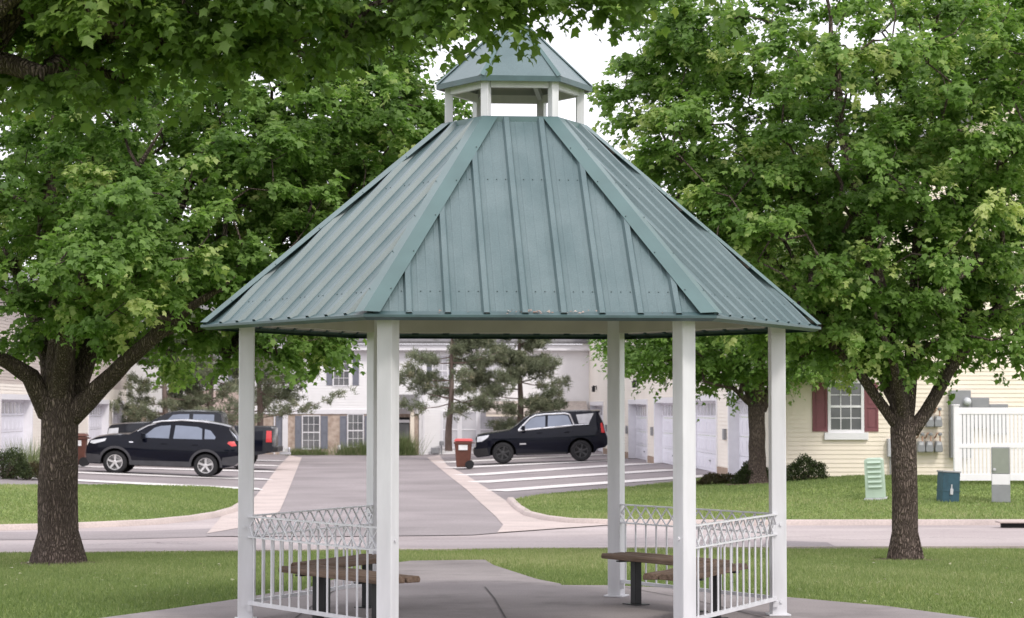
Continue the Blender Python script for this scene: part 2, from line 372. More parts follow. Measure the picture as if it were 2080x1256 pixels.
def curb(name, line, side, h, wd=.16):
    """raised curb swept along a line; side=+1 puts its back to the left of travel"""
    m = MB(); pts = [Vector(p) for p in line]; dense = []
    for a, b in zip(pts, pts[1:]):
        k = max(1, int((b-a).length/.8))
        dense += [a.lerp(b, j/k) for j in range(k)]
    dense.append(pts[-1]); prof = [(-.02,-.05),(.0,.0),(.03,h*.85),(.05,h),(wd,h),(wd,-.05)]
    n = len(prof)
    for i, p in enumerate(dense):
        d = (dense[min(i+1,len(dense)-1)]-dense[max(i-1,0)]).normalized(); s_ = Vector((-d.y, d.x))*side
        for o_, z_ in prof:
            q = p+s_*o_; m.v.append((q.x, q.y, zg(q.x, q.y)+z_))
    for i in range(len(dense)-1):
        for k in range(n-1): m.f.append((i*n+k, i*n+k+1, (i+1)*n+k+1, (i+1)*n+k))
    o = m.build(name, curb_m, smooth=40); tag(o, kind='structure'); return o
curb('kerb', LC[:9], 1, .10); curb('kerb', RC[3:], 1, .10); curb('kerb', NC, -1, .06)

seam_m = mat('joint_sealant', (.10,.09,.09), .9, .2, var=.2)
def seam(name, pts, off, wd):
    """a narrow seam following ground points"""
    m = MB(); q = []
    for a, b in zip(pts, pts[1:]):
        a, b = Vector(a), Vector(b); k = max(1, int((b-a).length/.5)); q += [a.lerp(b, j/k) for j in range(k)]
    q.append(Vector(pts[-1]))
    for i, p in enumerate(q):
        d = (q[min(i+1,len(q)-1)]-q[max(i-1,0)]).normalized(); s_ = Vector((-d.y, d.x))*wd/2
        for e in (p-s_, p+s_): m.v.append((e.x, e.y, zg(e.x, e.y)+off))
    m.f = [(2*i,2*i+1,2*i+3,2*i+2) for i in range(len(q)-1)]
    return tag(m.build(name, seam_m), kind='structure')
for pp in (((985,1193),(1004,1216),(1030,1262)), ((690,1193),(600,1256)), ((1005,1150),(835,1152)), ((1245,1190),(1420,1222),(1560,1258))):
    seam('pavement_joint', GP(*pp, off=.06), .0655, .016)
rnd = random.Random(4)
for pp in (((1250,1098),(1330,1094),(1420,1099),(1500,1095)), ((60,1104),(170,1108),(300,1103),(420,1107)), ((1640,1094),(1760,1099),(1900,1092),(2060,1097))):
    g = GP(*pp); jag = []
    for a, b in zip(g, g[1:]):
        for j in range(8): f_ = j/8; jag.append((a[0]+(b[0]-a[0])*f_+rnd.gauss(0,.05), a[1]+(b[1]-a[1])*f_+rnd.gauss(0,.05)))
    seam('pavement_crack', jag, .010, .022)

# ------------------------------------------------------------------ foliage helpers (numpy)
def leaf_mesh(name, pos, dirs, nor, size, tint, m, parent, shape='maple', kind=None):
    """one mesh of many leaves. pos: base points, dirs: along the leaf, nor: leaf normal, all (n,3)"""
    dirs = dirs/np.linalg.norm(dirs, axis=1, keepdims=True)
    sd = np.cross(dirs, nor); sd /= np.linalg.norm(sd, axis=1, keepdims=True)+1e-9
    nn = np.cross(sd, dirs)
    if shape == 'maple':
        L = np.array([(0,.38,.0),(0,0,0),(.33,.02,-.06),(.28,.20,0),(.54,.46,-.14),(.27,.57,.0),(0,1.0,-.16),(-.27,.57,0),(-.54,.46,-.14),(-.28,.20,0),(-.33,.02,-.06)])
        F = [(0,1,2),(0,2,3),(0,3,4),(0,4,5),(0,5,6),(0,6,7),(0,7,8),(0,8,9),(0,9,10),(0,10,1)]
    elif shape == 'simple':
        L = np.array([(0,0,0),(.42,.22,-.06),(.16,.5,0),(0,1,-.1),(-.16,.5,0),(-.42,.22,-.06)])
        F = [(0,1,2),(0,2,4),(2,3,4),(0,4,5)]
    elif shape == 'oval':
        L = np.array([(0,0,0),(.28,.5,-.05),(0,1,0),(-.28,.5,-.05)]); F = [(0,1,2),(0,2,3)]
    else:                                              # blade
        L = np.array([(-.5,0,0),(.5,0,0),(0,1,0)]); F = [(0,1,2)]
    n = len(pos); k = len(L); size = np.broadcast_to(np.asarray(size, float), (n,)) if np.ndim(size) < 2 else size
    if np.ndim(size) == 1: sw = sl = size
    else: sw, sl = size[:,0], size[:,1]
    V = pos[:,None,:] + sd[:,None,:]*(L[None,:,0,None]*sw[:,None,None]) + dirs[:,None,:]*(L[None,:,1,None]*sl[:,None,None]) + nn[:,None,:]*(L[None,:,2,None]*sl[:,None,None])
    Fa = (np.array(F)[None]+(np.arange(n)*k)[:,None,None]).reshape(-1)
    nf = n*len(F); me = bpy.data.meshes.new(name)
    me.vertices.add(n*k); me.vertices.foreach_set('co', V.reshape(-1).astype(np.float32))
    me.loops.add(nf*3); me.loops.foreach_set('vertex_index', Fa.astype(np.int32))
    me.polygons.add(nf); me.polygons.foreach_set('loop_start', (np.arange(nf)*3).astype(np.int32))
    me.update(calc_edges=True)
    at = me.attributes.new('tint', 'FLOAT', 'POINT'); at.data.foreach_set('value', np.repeat(tint, k).astype(np.float32))
    o = link(name, me, m, parent)
    if kind: o['kind'] = kind
    return o
def nrm(a): return a/(np.linalg.norm(a, axis=-1, keepdims=True)+1e-9)

def broadleaf(name, label, base, trunk, limbs, ells, n_targets, per, leaf, seed, lmat, group=None, shape='maple', twig_len=.5, rtip=.006, flat=.5, young_lit=.25, keep=None):
    """base point; trunk/limbs: lists of (world point, radius); ells: (centre, radii) crown volumes"""
    rng = np.random.default_rng(seed)
    t = thing(name, label, 'tree', base, 0, group); B = np.array(base)
    nodes = []; par = []; rad0 = []
    def chain(pts, start=None):
        prev = start
        for i, (p, r_) in enumerate(pts):
            p = np.array(p)
            if i and prev is not None:
                a = nodes[prev]; k = max(1, int(np.linalg.norm(p-a)/.25)); r0 = rad0[prev]
                for j in range(1, k+1):
                    q = a+(p-a)*j/k + (rng.normal(0,.012,3) if j < k else 0)
                    nodes.append(q); par.append(prev); rad0.append(r0+(r_-r0)*j/k); prev = len(nodes)-1
            elif prev is None or not i:
                if start is not None and not i:
                    nodes.append(p); par.append(start); rad0.append(r_); prev = len(nodes)-1
                else:
                    nodes.append(p); par.append(-1); rad0.append(r_); prev = len(nodes)-1
        return prev
    chain(trunk); ntr = len(nodes)
    for lb in limbs:
        p0 = np.array(lb[0][0]); d = [np.linalg.norm(nodes[i]-p0) for i in range(ntr)]
        lb = lb[:-1]+[(lb[-1][0], .012)]; chain(lb, int(np.argmin(d)))
    nl = len(nodes)
    # crown targets
    T = []; vol = np.array([np.prod(e[1]) for e in ells]); pr = vol**.66; pr = pr/pr.sum()
    tries = 0
    while len(T) < n_targets and tries < n_targets*60:
        tries += 1
        e = ells[rng.choice(len(ells), p=pr)]
        v = rng.normal(size=3); v /= np.linalg.norm(v); v *= rng.uniform(.12, 1)**(1/2.4)
        p = np.array(e[0])+v*np.array(e[1])
        if keep is not None and not keep(p): continue
        if T and min(np.linalg.norm(np.array(T[-150:])-p, axis=1)) < leaf*2.2: continue
        T.append(p)
    T = np.array(T); C = np.mean([e[0] for e in ells], axis=0)
    axis = np.array(trunk[-1][0])
    order = np.argsort(np.linalg.norm(T-axis, axis=1))
    tips = []
    for i in order:
        p = T[i]; N = np.array(nodes[ntr-1:]); d = np.linalg.norm(N-p, axis=1) + .9*np.clip(N[:,2]-p[2]+.1, 0, None)
        j = int(np.argmin(d)); a = N[j]; prev = j+ntr-1
        dist = np.linalg.norm(p-a); k = max(2, int(dist/.3)); sag = rng.normal(0, .10*dist, 3); sag[2] += .10*dist
        for q in range(1, k+1):
            s_ = q/k; nodes.append(a+(p-a)*s_+sag*math.sin(PI*s_)); par.append(prev); rad0.append(0); prev = len(nodes)-1
        tips.append(prev)
    n = len(nodes); cnt = np.zeros(n); cnt[tips] = 1
    for i in range(n-1, -1, -1):
        if par[i] >= 0: cnt[par[i]] += cnt[i]
    rad = np.maximum(np.array(rad0), rtip*np.maximum(cnt,1)**.5)
    for i in range(nl, n):
        if par[i] >= 0: rad[i] = min(rad[i], rad[par[i]]*.95)
    kids = [[] for _ in range(n)]
    for i in range(n):
        if par[i] >= 0: kids[par[i]].append(i)
    wood = MB(); tr = MB(); stack = [(0, None)]
    while stack:
        s_, pr_ = stack.pop(); path = [pr_] if pr_ is not None else []; c = s_
        while True:
            path.append(c)
            if not kids[c]: break
            ks = sorted(kids[c], key=lambda q: -rad[q])
            for o_ in ks[1:]: stack.append((o_, c))
            c = ks[0]
        pts = [nodes[q]-B for q in path]; rr = [rad[q] for q in path]
        if pr_ is not None: rr[0] = min(rr[0], rr[1]*1.15)
        if len(pts) > 1: (tr if pr_ is None else wood).tube(pts, rr, 14 if rr[0] > .08 else (7 if rr[0] > .02 else 4))
    # root flare with a few buttresses, irregular bark ridges
    vs = []
    for v in tr.v:
        ax = Vector((v[0], v[1], 0)); h = v[2]; f_ = 1
        if h < .55:
            ang = math.atan2(v[1], v[0]); f_ = 1+((.55-h)/.55)**2.4*(.36+.26*math.sin(ang*5+seed)+.10*math.sin(ang*9+2*seed))
        ang = math.atan2(v[1], v[0])
        f_ *= 1+.035*math.sin(ang*7+h*3)
        vs.append((v[0]*f_, v[1]*f_, h))
    if trunk[0][1] > .1: tr.v = vs
    tr.build('trunk', bark, t, smooth=60)
    wood.build('branch', bark, t, smooth=60)
    # leaf sprays
    nt_ = len(tips); tp = np.array([nodes[i] for i in tips]); pd = np.array([nodes[i]-nodes[par[i]] for i in tips])
    out = nrm(nrm(tp-C)*.8+nrm(pd)*.8+np.array([0,0,-.05]))
    pos=[];dr=[];nr=[];ti=[]
    for i in range(nt_):
        ntw = rng.integers(5, 9); pt = max(6, int(per*rng.uniform(.6,1.35)/ntw))
        yt = rng.uniform(0,1); spray_t = rng.normal(.40,.13)
        for w_ in range(ntw):
            d = out[i]*.7+rng.normal(0,.75,3); d[2] *= flat; d /= np.linalg.norm(d)
            ln = twig_len*rng.uniform(.5,1.15); s_ = np.sort(rng.uniform(.08,1,pt))[:,None]
            p = tp[i]+d*s_*ln+np.array([0,0,-.22])*ln*s_**2 + rng.normal(0,leaf*.45,(pt,3))
            sgn = np.where(np.arange(pt)%2==0, 1, -1)[:,None]; sidev = nrm(np.cross(d, [0,0,1.0]))
            ld = d*.55+sidev*sgn*.75+rng.normal(0,.38,(pt,3))+np.array([0,0,-.42])
            nv = np.array([0,-.12,.95])+rng.normal(0,.40,(pt,3))+out[i]*.36
            pos.append(p); dr.append(ld); nr.append(nv)
            tt = spray_t+rng.normal(0,.10,pt)
            if yt < young_lit: tt = tt+.45*s_[:,0]**2*rng.uniform(.5,1.1)  # lighter spray tips: young growth, and highlights put into the leaf colour
            ti.append(tt)
    pos = np.concatenate(pos)-B; dr = np.concatenate(dr); nr = np.concatenate(nr); ti = np.clip(np.concatenate(ti),0,1)
    sz = leaf*rng.uniform(.42,1.22,len(pos))
    leaf_mesh('crown', pos, dr, nr, sz, ti, lmat, t, shape)
    return t
def px(Y, *pp): return [(tuple(P(x, y, Y+dy)), r_) for x, y, dy, r_ in pp]
def el(Y, cx, cy, rx, ry, rd, dy=0):
    k = (Y+dy)/FPX
    return (tuple(P(cx, cy, Y+dy)), (rx*k, rd, ry*k))
#@@TREES
gx, gy = G(120, 1151); YL = gy; base = (gx, gy, zg(gx, gy)+.02)
broadleaf('maple_tree', 'big old maple with the thick furrowed trunk on the lawn left of the gazebo', base,
    [(base,.255)]+px(YL,(119,1080,0,.245),(118,1000,0,.24),(120,900,0,.225),(121,840,0,.225)),
    [px(YL,(98,835,0,.15),(62,765,-.2,.115),(15,735,-.5,.09),(-90,690,-1.0,.05)),
     px(YL,(108,830,0,.14),(98,720,.3,.11),(55,610,.6,.085),(0,470,.9,.05)),
     px(YL,(124,825,0,.20),(126,690,-.1,.17),(112,560,-.2,.13),(98,380,-.3,.09),(120,120,-.3,.05)),
     px(YL,(150,840,0,.15),(205,785,-.2,.12),(255,735,-.5,.10),(355,650,-1.0,.07),(480,560,-1.5,.04)),
     px(YL,(140,830,0,.14),(185,700,.4,.11),(262,600,.9,.08),(340,480,1.3,.06),(430,300,1.6,.03)),
     px(YL,(130,830,0,.12),(180,680,1.0,.09),(330,560,2.0,.06),(560,440,2.6,.03)),
     px(YL,(115,830,0,.12),(140,640,-.9,.09),(210,460,-1.8,.06),(330,260,-2.4,.03))],
    [el(YL,90,230,460,330,3.2),el(YL,620,300,230,210,1.2,1.5),el(YL,360,420,330,270,2.6),el(YL,640,230,245,280,2.2,.6),el(YL,500,590,240,120,1.6,.3),el(YL,560,705,150,55,.9,.4),
     el(YL,40,600,230,150,2.4),el(YL,250,500,160,180,1.2,-2.4),el(YL,640,420,230,190,1.6,.8),el(YL,845,170,120,190,1.0,.8),el(YL,330,720,130,55,.8,1.2)],
    740, 225, .090, 11, maple_leaf, young_lit=.34, twig_len=.45, keep=lambda p: not (abs(p[0]+5.4) < .9 and p[2] < 2.3))
gx, gy = G(1838, 1143); YR = gy; base = (gx, gy, zg(gx, gy)+.02)
broadleaf('maple_tree', 'slimmer maple with forked trunk on the lawn right of the gazebo, before the cream house', base,
    [(base,.165)]+px(YR,(1838,1080,0,.152),(1837,1000,0,.148),(1836,920,0,.142),(1835,870,0,.15)),
    [px(YR,(1820,862,0,.075),(1778,805,-.1,.06),(1742,752,-.3,.05),(1640,640,-.7,.03)),
     px(YR,(1856,872,0,.10),(1900,805,.1,.075),(1925,755,.2,.06),(2000,650,.5,.045),(2090,560,.8,.03)),
     px(YR,(1832,860,0,.13),(1826,770,0,.115),(1800,640,-.1,.10),(1742,430,-.2,.07),(1700,200,-.3,.05),(1680,-60,-.3,.03)),
     px(YR,(1840,855,0,.10),(1850,740,.4,.085),(1862,500,.8,.06),(1900,200,1.0,.03)),
     px(YR,(1838,860,0,.07),(1815,740,-.6,.05),(1760,600,-1.0,.03)),
     px(YR,(1836,860,0,.08),(1760,700,.9,.06),(1600,560,1.6,.04),(1460,430,2.0,.02))],
    [el(YR,1700,180,400,330,2.8),el(YR,1690,300,200,220,1.2,1.6),el(YR,1350,110,120,170,1.3),el(YR,1480,270,255,270,2.0),el(YR,1560,500,230,190,2.2),el(YR,1860,480,260,230,2.4),el(YR,1700,640,160,110,1.3),
     el(YR,1990,610,150,120,1.5,.3),el(YR,2010,250,230,300,2.4),el(YR,1900,120,260,200,1.6,1.2),el(YR,1960,520,180,160,1.4,1.5),el(YR,1860,700,180,60,1.0),el(YR,1395,430,150,150,1.2,.4)],
    720, 225, .086, 23, maple_leaf, young_lit=.45, twig_len=.45)
gx, gy = G(1538, 987); YM = gy; base = (gx, gy, zg(gx, gy)+.03)
broadleaf('maple_tree', 'maple with dark spreading crown standing by the garage corner, beyond the street', base,
    [(base,.225)]+px(YM,(1538,930,0,.20),(1537,860,0,.19),(1537,825,0,.20)),
    [px(YM,(1528,820,0,.11),(1515,770,.1,.10),(1480,740,.3,.07),(1400,720,.5,.04),(1330,715,.6,.02)),
     px(YM,(1550,830,0,.12),(1572,770,.1,.09),(1620,700,.3,.06),(1700,620,.5,.03)),
     px(YM,(1538,820,0,.13),(1545,740,-.2,.11),(1540,600,-.3,.07),(1530,450,-.3,.04)),
     px(YM,(1530,825,0,.06),(1490,790,-.6,.045),(1430,775,-1.0,.03))],
    [el(YM,1540,560,300,170,3.0),el(YM,1380,705,160,52,1.8),el(YM,1560,720,190,55,2.4),el(YM,1300,700,70,35,1.0),el(YM,1480,765,60,25,.7)],
    400, 150, .135, 31, maple_leaf, young_lit=.15, shape='simple', twig_len=.7)
# the tree whose branches hang into the top of the picture; its trunk stands just left of the frame
base = (-4.15, 12.4, zg(-4.15, 12.4)+.02)
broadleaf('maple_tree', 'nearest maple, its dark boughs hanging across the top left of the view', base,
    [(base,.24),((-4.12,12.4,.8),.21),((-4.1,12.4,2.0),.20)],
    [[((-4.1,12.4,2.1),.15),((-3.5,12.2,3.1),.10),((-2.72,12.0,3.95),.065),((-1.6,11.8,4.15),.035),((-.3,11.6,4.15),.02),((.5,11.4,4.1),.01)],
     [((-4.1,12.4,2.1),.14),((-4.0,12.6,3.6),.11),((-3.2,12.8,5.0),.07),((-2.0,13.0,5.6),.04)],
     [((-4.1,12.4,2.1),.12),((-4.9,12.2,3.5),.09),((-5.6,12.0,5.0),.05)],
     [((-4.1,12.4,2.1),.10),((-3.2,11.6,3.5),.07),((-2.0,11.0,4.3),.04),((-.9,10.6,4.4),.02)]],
    [((-2.5,11.9,3.98),(1.15,1.0,.52)),((-1.35,11.8,4.02),(.85,.9,.36)),((.04,11.5,4.0),(.48,.45,.17)),((.06,11.5,4.06),(.46,.45,.2)),((-.3,11.6,4.08),(.5,.45,.2)),((.75,11.4,4.03),(.6,.4,.14)),((-3.5,12.2,4.7),(1.8,1.6,1.1)),((-2.2,12,5.1),(2.4,1.6,.7)),((-.2,11.7,4.6),(1.3,.8,.3))],  # upper volumes, out of view, thickened to shade the boughs below
    580, 150, .072, 47, shaded_leaf, young_lit=.12, twig_len=.34, flat=.4)
#@@END
def pine(label, bx, by, Y, top, spread, seed, lean=0, first=.25, dens=1.0):
    rng = np.random.default_rng(seed); g = (P(bx, by, Y)); b = (g.x, Y, zg(g.x, Y))
    t = thing('pine_tree', label, 'tree', b, 0, 'thin pines in front of the pale townhouse')
    H = P(bx, top, Y).z-b[2]
    tr = MB(); tpts = [(lean*(h/H)**1.5*.6+.04*math.sin(h*1.7+seed), .03*math.cos(h), h) for h in np.linspace(-.1, H, 14)]
    tr.tube(tpts, list(np.linspace(.17,.03,14)), 8); tr.build('trunk', pine_bark, t, smooth=60)
    br = MB(); pos=[];dr=[];nr=[];ti=[]
    h = H*first
    while h < H:
        f_ = (h/H-first)/(1-first); L0 = spread*(1-.62*f_)*rng.uniform(.65,1.15)
        for k in range(rng.integers(2,5)):
            a = rng.uniform(0,2*PI); up = rng.uniform(-.15,.35); d = np.array([math.cos(a), math.sin(a), up])
            c = np.array([np.interp(h,[p[2] for p in tpts],[p[0] for p in tpts]),0,h]); L_ = L0*rng.uniform(.6,1.1)
            pts = [c+d*L_*s_+np.array([0,0,.25*L_*(s_*s_-s_)]) for s_ in np.linspace(0,1,5)]
            br.tube(pts, [.035,.028,.02,.014,.008], 4)
            for q in range(int(26*dens)):                       # tufts on the outer part of the bough
                s_ = rng.uniform(.38,1.05); cc = c+d*L_*s_+np.array([0,0,.25*L_*(s_*s_-s_)])+rng.normal(0,.17,3)*np.array([1,1,.6])
                m_ = 30; dd = rng.normal(0,1,(m_,3))+d*.8+np.array([0,0,.35])
                pos.append(cc+rng.normal(0,.06,(m_,3))); dr.append(dd); nr.append(rng.normal(0,1,(m_,3))); ti.append(np.clip(rng.normal(.45,.16)+rng.normal(0,.12,m_),0,1))
        h += rng.uniform(.22,.42)
    br.build('branch', pine_bark, t)
    pos = np.concatenate(pos); n = len(pos); sz = np.stack([rng.uniform(.022,.04,n), rng.uniform(.13,.24,n)],1)
    leaf_mesh('crown', pos, np.concatenate(dr), np.concatenate(nr), sz, np.concatenate(ti), pine_leaf, t, 'blade')
pine('grey green pine with a bare lower trunk behind the red lidded bin', 912, 920, 92, 640, 3.0, 3, .35, .33)
pine('fuller green pine rising behind the high black SUV', 1056, 915, 93, 620, 3.3, 4, 0, .16, 1.4)
pine('sparse pine leaning over the tail of the pickup', 526, 920, 88, 640, 3.2, 5, .1, .30)
pine('pine with reddish trunk left of the pickup cab', 335, 920, 96, 640, 3.0, 6, 0, .25)
pine('pine in front of the window left of the grey gazebo post', 428, 920, 98, 640, 2.8, 8, 0, .35)
def bush(name, label, x, y, Y, w_, h_, dep, m, seed, n=5000, leaf=.05, group=None):
    rng = np.random.default_rng(seed); g = P(x, y, Y); b = (g.x, Y, zg(g.x, Y)+.03)
    t = thing(name, label, 'shrub', b, 0, group)
    v = nrm(rng.normal(size=(n,3))); v[:,2] = np.abs(v[:,2])*1.0
    lump = 1+.10*np.sin(v[:,0]*7+seed)+.09*np.sin(v[:,1]*9+v[:,2]*6)
    r_ = rng.uniform(.55,1.02,n)**.5*lump
    p = v*r_[:,None]*np.array([w_/2, dep/2, h_])
    st = MB()
    for k in range(9):
        a = rng.uniform(0,2*PI); st.tube([(0,0,-.05),(math.cos(a)*w_*.15,math.sin(a)*dep*.15,h_*.4),(math.cos(a)*w_*.33,math.sin(a)*dep*.33,h_*.75)],[.02,.014,.006],5)
    st.build('stem', bark, t)
    leaf_mesh('foliage', p, v+rng.normal(0,.5,(n,3)), v+rng.normal(0,.5,(n,3)), leaf*rng.uniform(.7,1.3,n), np.clip(rng.normal(.42,.2,n),0,1), m, t, 'oval')
bush('round_shrub', 'clipped round dark green shrub against the cream wall', 1636, 985, 51.0, .98, .56, .9, bush_leaf, 2)
bush('round_shrub', 'dark shrub half hidden behind the garage corner maple trunk', 1528, 985, 51.6, .85, .48, .8, bush_leaf, 3)
bush('low_shrub', 'low brownish spreading shrub at the end of the garage apron', 1462, 985, 52.5, 1.15, .26, .8, brown_leaf, 4, 3500)
bush('round_shrub', 'dark mounded shrub at the left edge of the view', 8, 992, 56.5, 1.5, .72, 1.2, bush_leaf, 5, 6000)
bush('low_shrub', 'low dark shrub between the mounded one and the big maple trunk', 58, 992, 57.2, 1.3, .38, 1.0, brown_leaf, 6, 4500)
def reeds(label, x, Y, w_, h_, seed, n=500, dep=.5, bend=.35):
    rng = np.random.default_rng(seed); g = P(x, 925, Y); b = (g.x, Y, zg(g.x, Y)+.02)
    p = np.stack([rng.normal(0,w_*.28,n), rng.normal(0,dep*.28,n), np.zeros(n)],1)
    d = np.stack([rng.normal(0,bend,n), rng.normal(0,bend,n), np.ones(n)],1); hh = h_*rng.uniform(.5,1.05,n)
    o = leaf_mesh('ornamental_grass', p, d, rng.normal(0,1,(n,3))*np.array([1,1,.1]), np.stack([np.full(n,.022),hh],1), np.clip(rng.normal(.5,.2,n),0,1), reed_leaf, None, 'blade')
    o.location = b; tag(o, label, 'plant', 'clumps of ornamental grass')
reeds('tall wispy grass clump beside the big maple trunk', 55, 60, .8, 1.2, 1)
reeds('taller green clump by the dark porch door', 822, 101, 1.0, 1.25, 2, 700)
for i, (x, w_, h_, l_) in enumerate(((606,1.0,.45,'low green clump left of the ground floor window'),(640,1.2,.5,'low green clump under the ground floor window'),(705,1.0,.75,'green clump under the window beside the front post'),(742,.9,.9,'green clump mostly hidden by the front left post'))):
    reeds(l_, x, 101.2, w_, h_, 10+i, 420)

# ------------------------------------------------------------------ grass
def inside(poly, X, Y):
    c = np.zeros(len(X), bool); n = len(poly)
    for i in range(n):
        x0, y0 = poly[i]; x1, y1 = poly[(i+1)%n]
        if y0 == y1: continue
        k = ((y0 > Y) != (y1 > Y)) & (X < (x1-x0)*(Y-y0)/(y1-y0)+x0)
        c ^= k
    return c
SOIL = []
for (cx, cy), rr, sd in ((G(120,1151), .55, 1), (G(1838,1143), .42, 2), (G(1538,987), .75, 3)):
    q = random.Random(sd); SOIL.append([(cx+rr*q.uniform(.7,1.25)*math.cos(a), cy+rr*q.uniform(.7,1.25)*math.sin(a)) for a in np.linspace(0, 2*PI, 15)[:-1]])
soil_m = speckle(mat('bare_soil', (.12,.085,.062), .95, .1, scale=6, col2=(.22,.165,.125), bump=.8, bscale=20), 40, .4)
for pl, of in zip(SOIL, (.038, .038, .068)): sheet('bare_soil', pl, of, soil_m, .2)
def grass(poly, holes, box, n, hh, wd, seed, off):
    rng = np.random.default_rng(seed)
    X = rng.uniform(box[0], box[1], n); Y = rng.uniform(box[2], box[3], n)
    k = inside(poly, X, Y) & (np.abs(X) < Y*.34+.8)
    for h in holes: k &= ~inside(h, X, Y)
    X = X[k]; Y = Y[k]; n = len(X)
    Z = np.array([zg(a, b) for a, b in zip(X, Y)])+off
    pat = np.sin(X*.9+seed)*np.sin(Y*.7+1)+.6*np.sin(X*2.3+Y*1.7)
    h_ = hh*rng.uniform(.45,1.15,n)*(1+.18*pat)
    d = np.stack([rng.normal(0,.45,n), rng.normal(0,.45,n), np.ones(n)],1)
    pat2 = np.sin(X*.37+Y*.23+seed)+np.sin(Y*.51-X*.19); t_ = np.clip(rng.normal(.48,.20,n)+.10*pat+.09*pat2,0,1)
    o = leaf_mesh('grass', np.stack([X,Y,Z],1), d, np.stack([rng.normal(0,1,n),rng.normal(0,1,n),np.zeros(n)],1), np.stack([np.full(n,wd)*rng.uniform(.7,1.3,n),h_],1), t_, grass_leaf, None, 'blade')
    return o
tag(grass(near_l, [PAD, PATH, SOIL[0], SOIL[1]], (-11,11,15,30.5), 690000, .055, .011, 1, .03), 'mown green grass around the gazebo pad', 'grass', kind='stuff')
tag(grass(lawn_l, [], (-21,-2,36,60), 200000, .06, .022, 2, .06), 'mown green grass left of the drive, beyond the street', 'grass', kind='stuff')
tag(grass(lawn_r, [SOIL[2]], (-1,20,34,58), 230000, .06, .022, 3, .06), 'mown green grass before the cream house', 'grass', kind='stuff')
rng = np.random.default_rng(5)
n = 300; X = rng.uniform(-6.5,6.5,n); Y = rng.uniform(19,27.5,n); k = inside(near_l,X,Y)&~inside(PAD,X,Y)&~inside(PATH,X,Y)&((X<-1.5)|(X>2.2)); X=X[k]; Y=Y[k]; n=len(X)
tag(leaf_mesh('fallen_leaves', np.stack([X,Y,[zg(a,b)+.07 for a,b in zip(X,Y)]],1), rng.normal(0,1,(n,3))*np.array([1,1,.1]), np.array([0,0,1])+rng.normal(0,.3,(n,3)), rng.uniform(.02,.055,n), rng.uniform(.2,1,n),
    leaf_mat('dry_leaves', (.25,.27,.14), (.36,.37,.22), (.50,.47,.38), .2), None, 'simple'), 'pale fallen leaves scattered on the near grass', 'leaves', kind='stuff')

# ------------------------------------------------------------------ gazebo
GC = Vector((.0218, 18.407, 0)); PHI = R(4.9112); RE, RC_, RT, ZT, RU, ZU, RP = 2.588, 2.238, .598, 4.115, .657, 4.455, .5666
ZE = 2.40
ANG = [R(a)-PHI for a in (180,120,60,0,-60,-120)]           # left, front-left, front-right, right, back-right, back-left
def vtx(k, r_, z): a = ANG[k%6]; return Vector((r_*math.cos(a), -r_*math.sin(a), z))
gz = thing('gazebo', 'white six sided gazebo with green ribbed metal roof and small open cupola', 'gazebo', GC)
for k in range(6):
    a = ANG[k]; c = vtx(k, RC_, 0); rd = Vector((math.cos(a), -math.sin(a), 0)); tg = Vector((-rd.y, rd.x, 0)); hw = .0635
    def pt(u, v, z): q = c+rd*u+tg*v; return (q.x, q.y, z)
    m = MB(); m.add([pt(-hw,-hw,0),pt(hw,-hw,0),pt(hw,hw,0),pt(-hw,hw,0),pt(-hw,-hw,2.62),pt(hw,-hw,2.62),pt(hw,hw,2.62),pt(-hw,hw,2.62)],
                    [(0,3,2,1),(4,5,6,7),(0,1,5,4),(1,2,6,5),(2,3,7,6),(3,0,4,7)])
    po = m.build('post', white_paint, gz, bevel=.008)
    m = MB(); q = .092; m.add([pt(-q,-q,0.001),pt(q,-q,0.001),pt(q,q,0.001),pt(-q,q,0.001),pt(-q,-q,.016),pt(q,-q,.016),pt(q,q,.016),pt(-q,q,.016)],
                    [(0,3,2,1),(4,5,6,7),(0,1,5,4),(1,2,6,5),(2,3,7,6),(3,0,4,7)])
    m.build('base_plate', white_paint, po, bevel=.003)
    for z in (.12, .77):
        for s_ in (-1, 1):
            m = MB(); p0 = c+rd*(hw*.2)+tg*s_*(hw+.0); p1 = p0+tg*s_*.014
            m.tube([(p0.x,p0.y,z),(p1.x,p1.y,z)], .014, 8); m.build('bolt', white_paint, po)
# header beams between the post heads
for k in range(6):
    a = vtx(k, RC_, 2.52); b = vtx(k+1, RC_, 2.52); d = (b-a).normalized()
    m = MB(); m.bar(a+d*.066, b-d*.066, .05, .15); m.build('header_beam', bare_white, gz, bevel=.004)
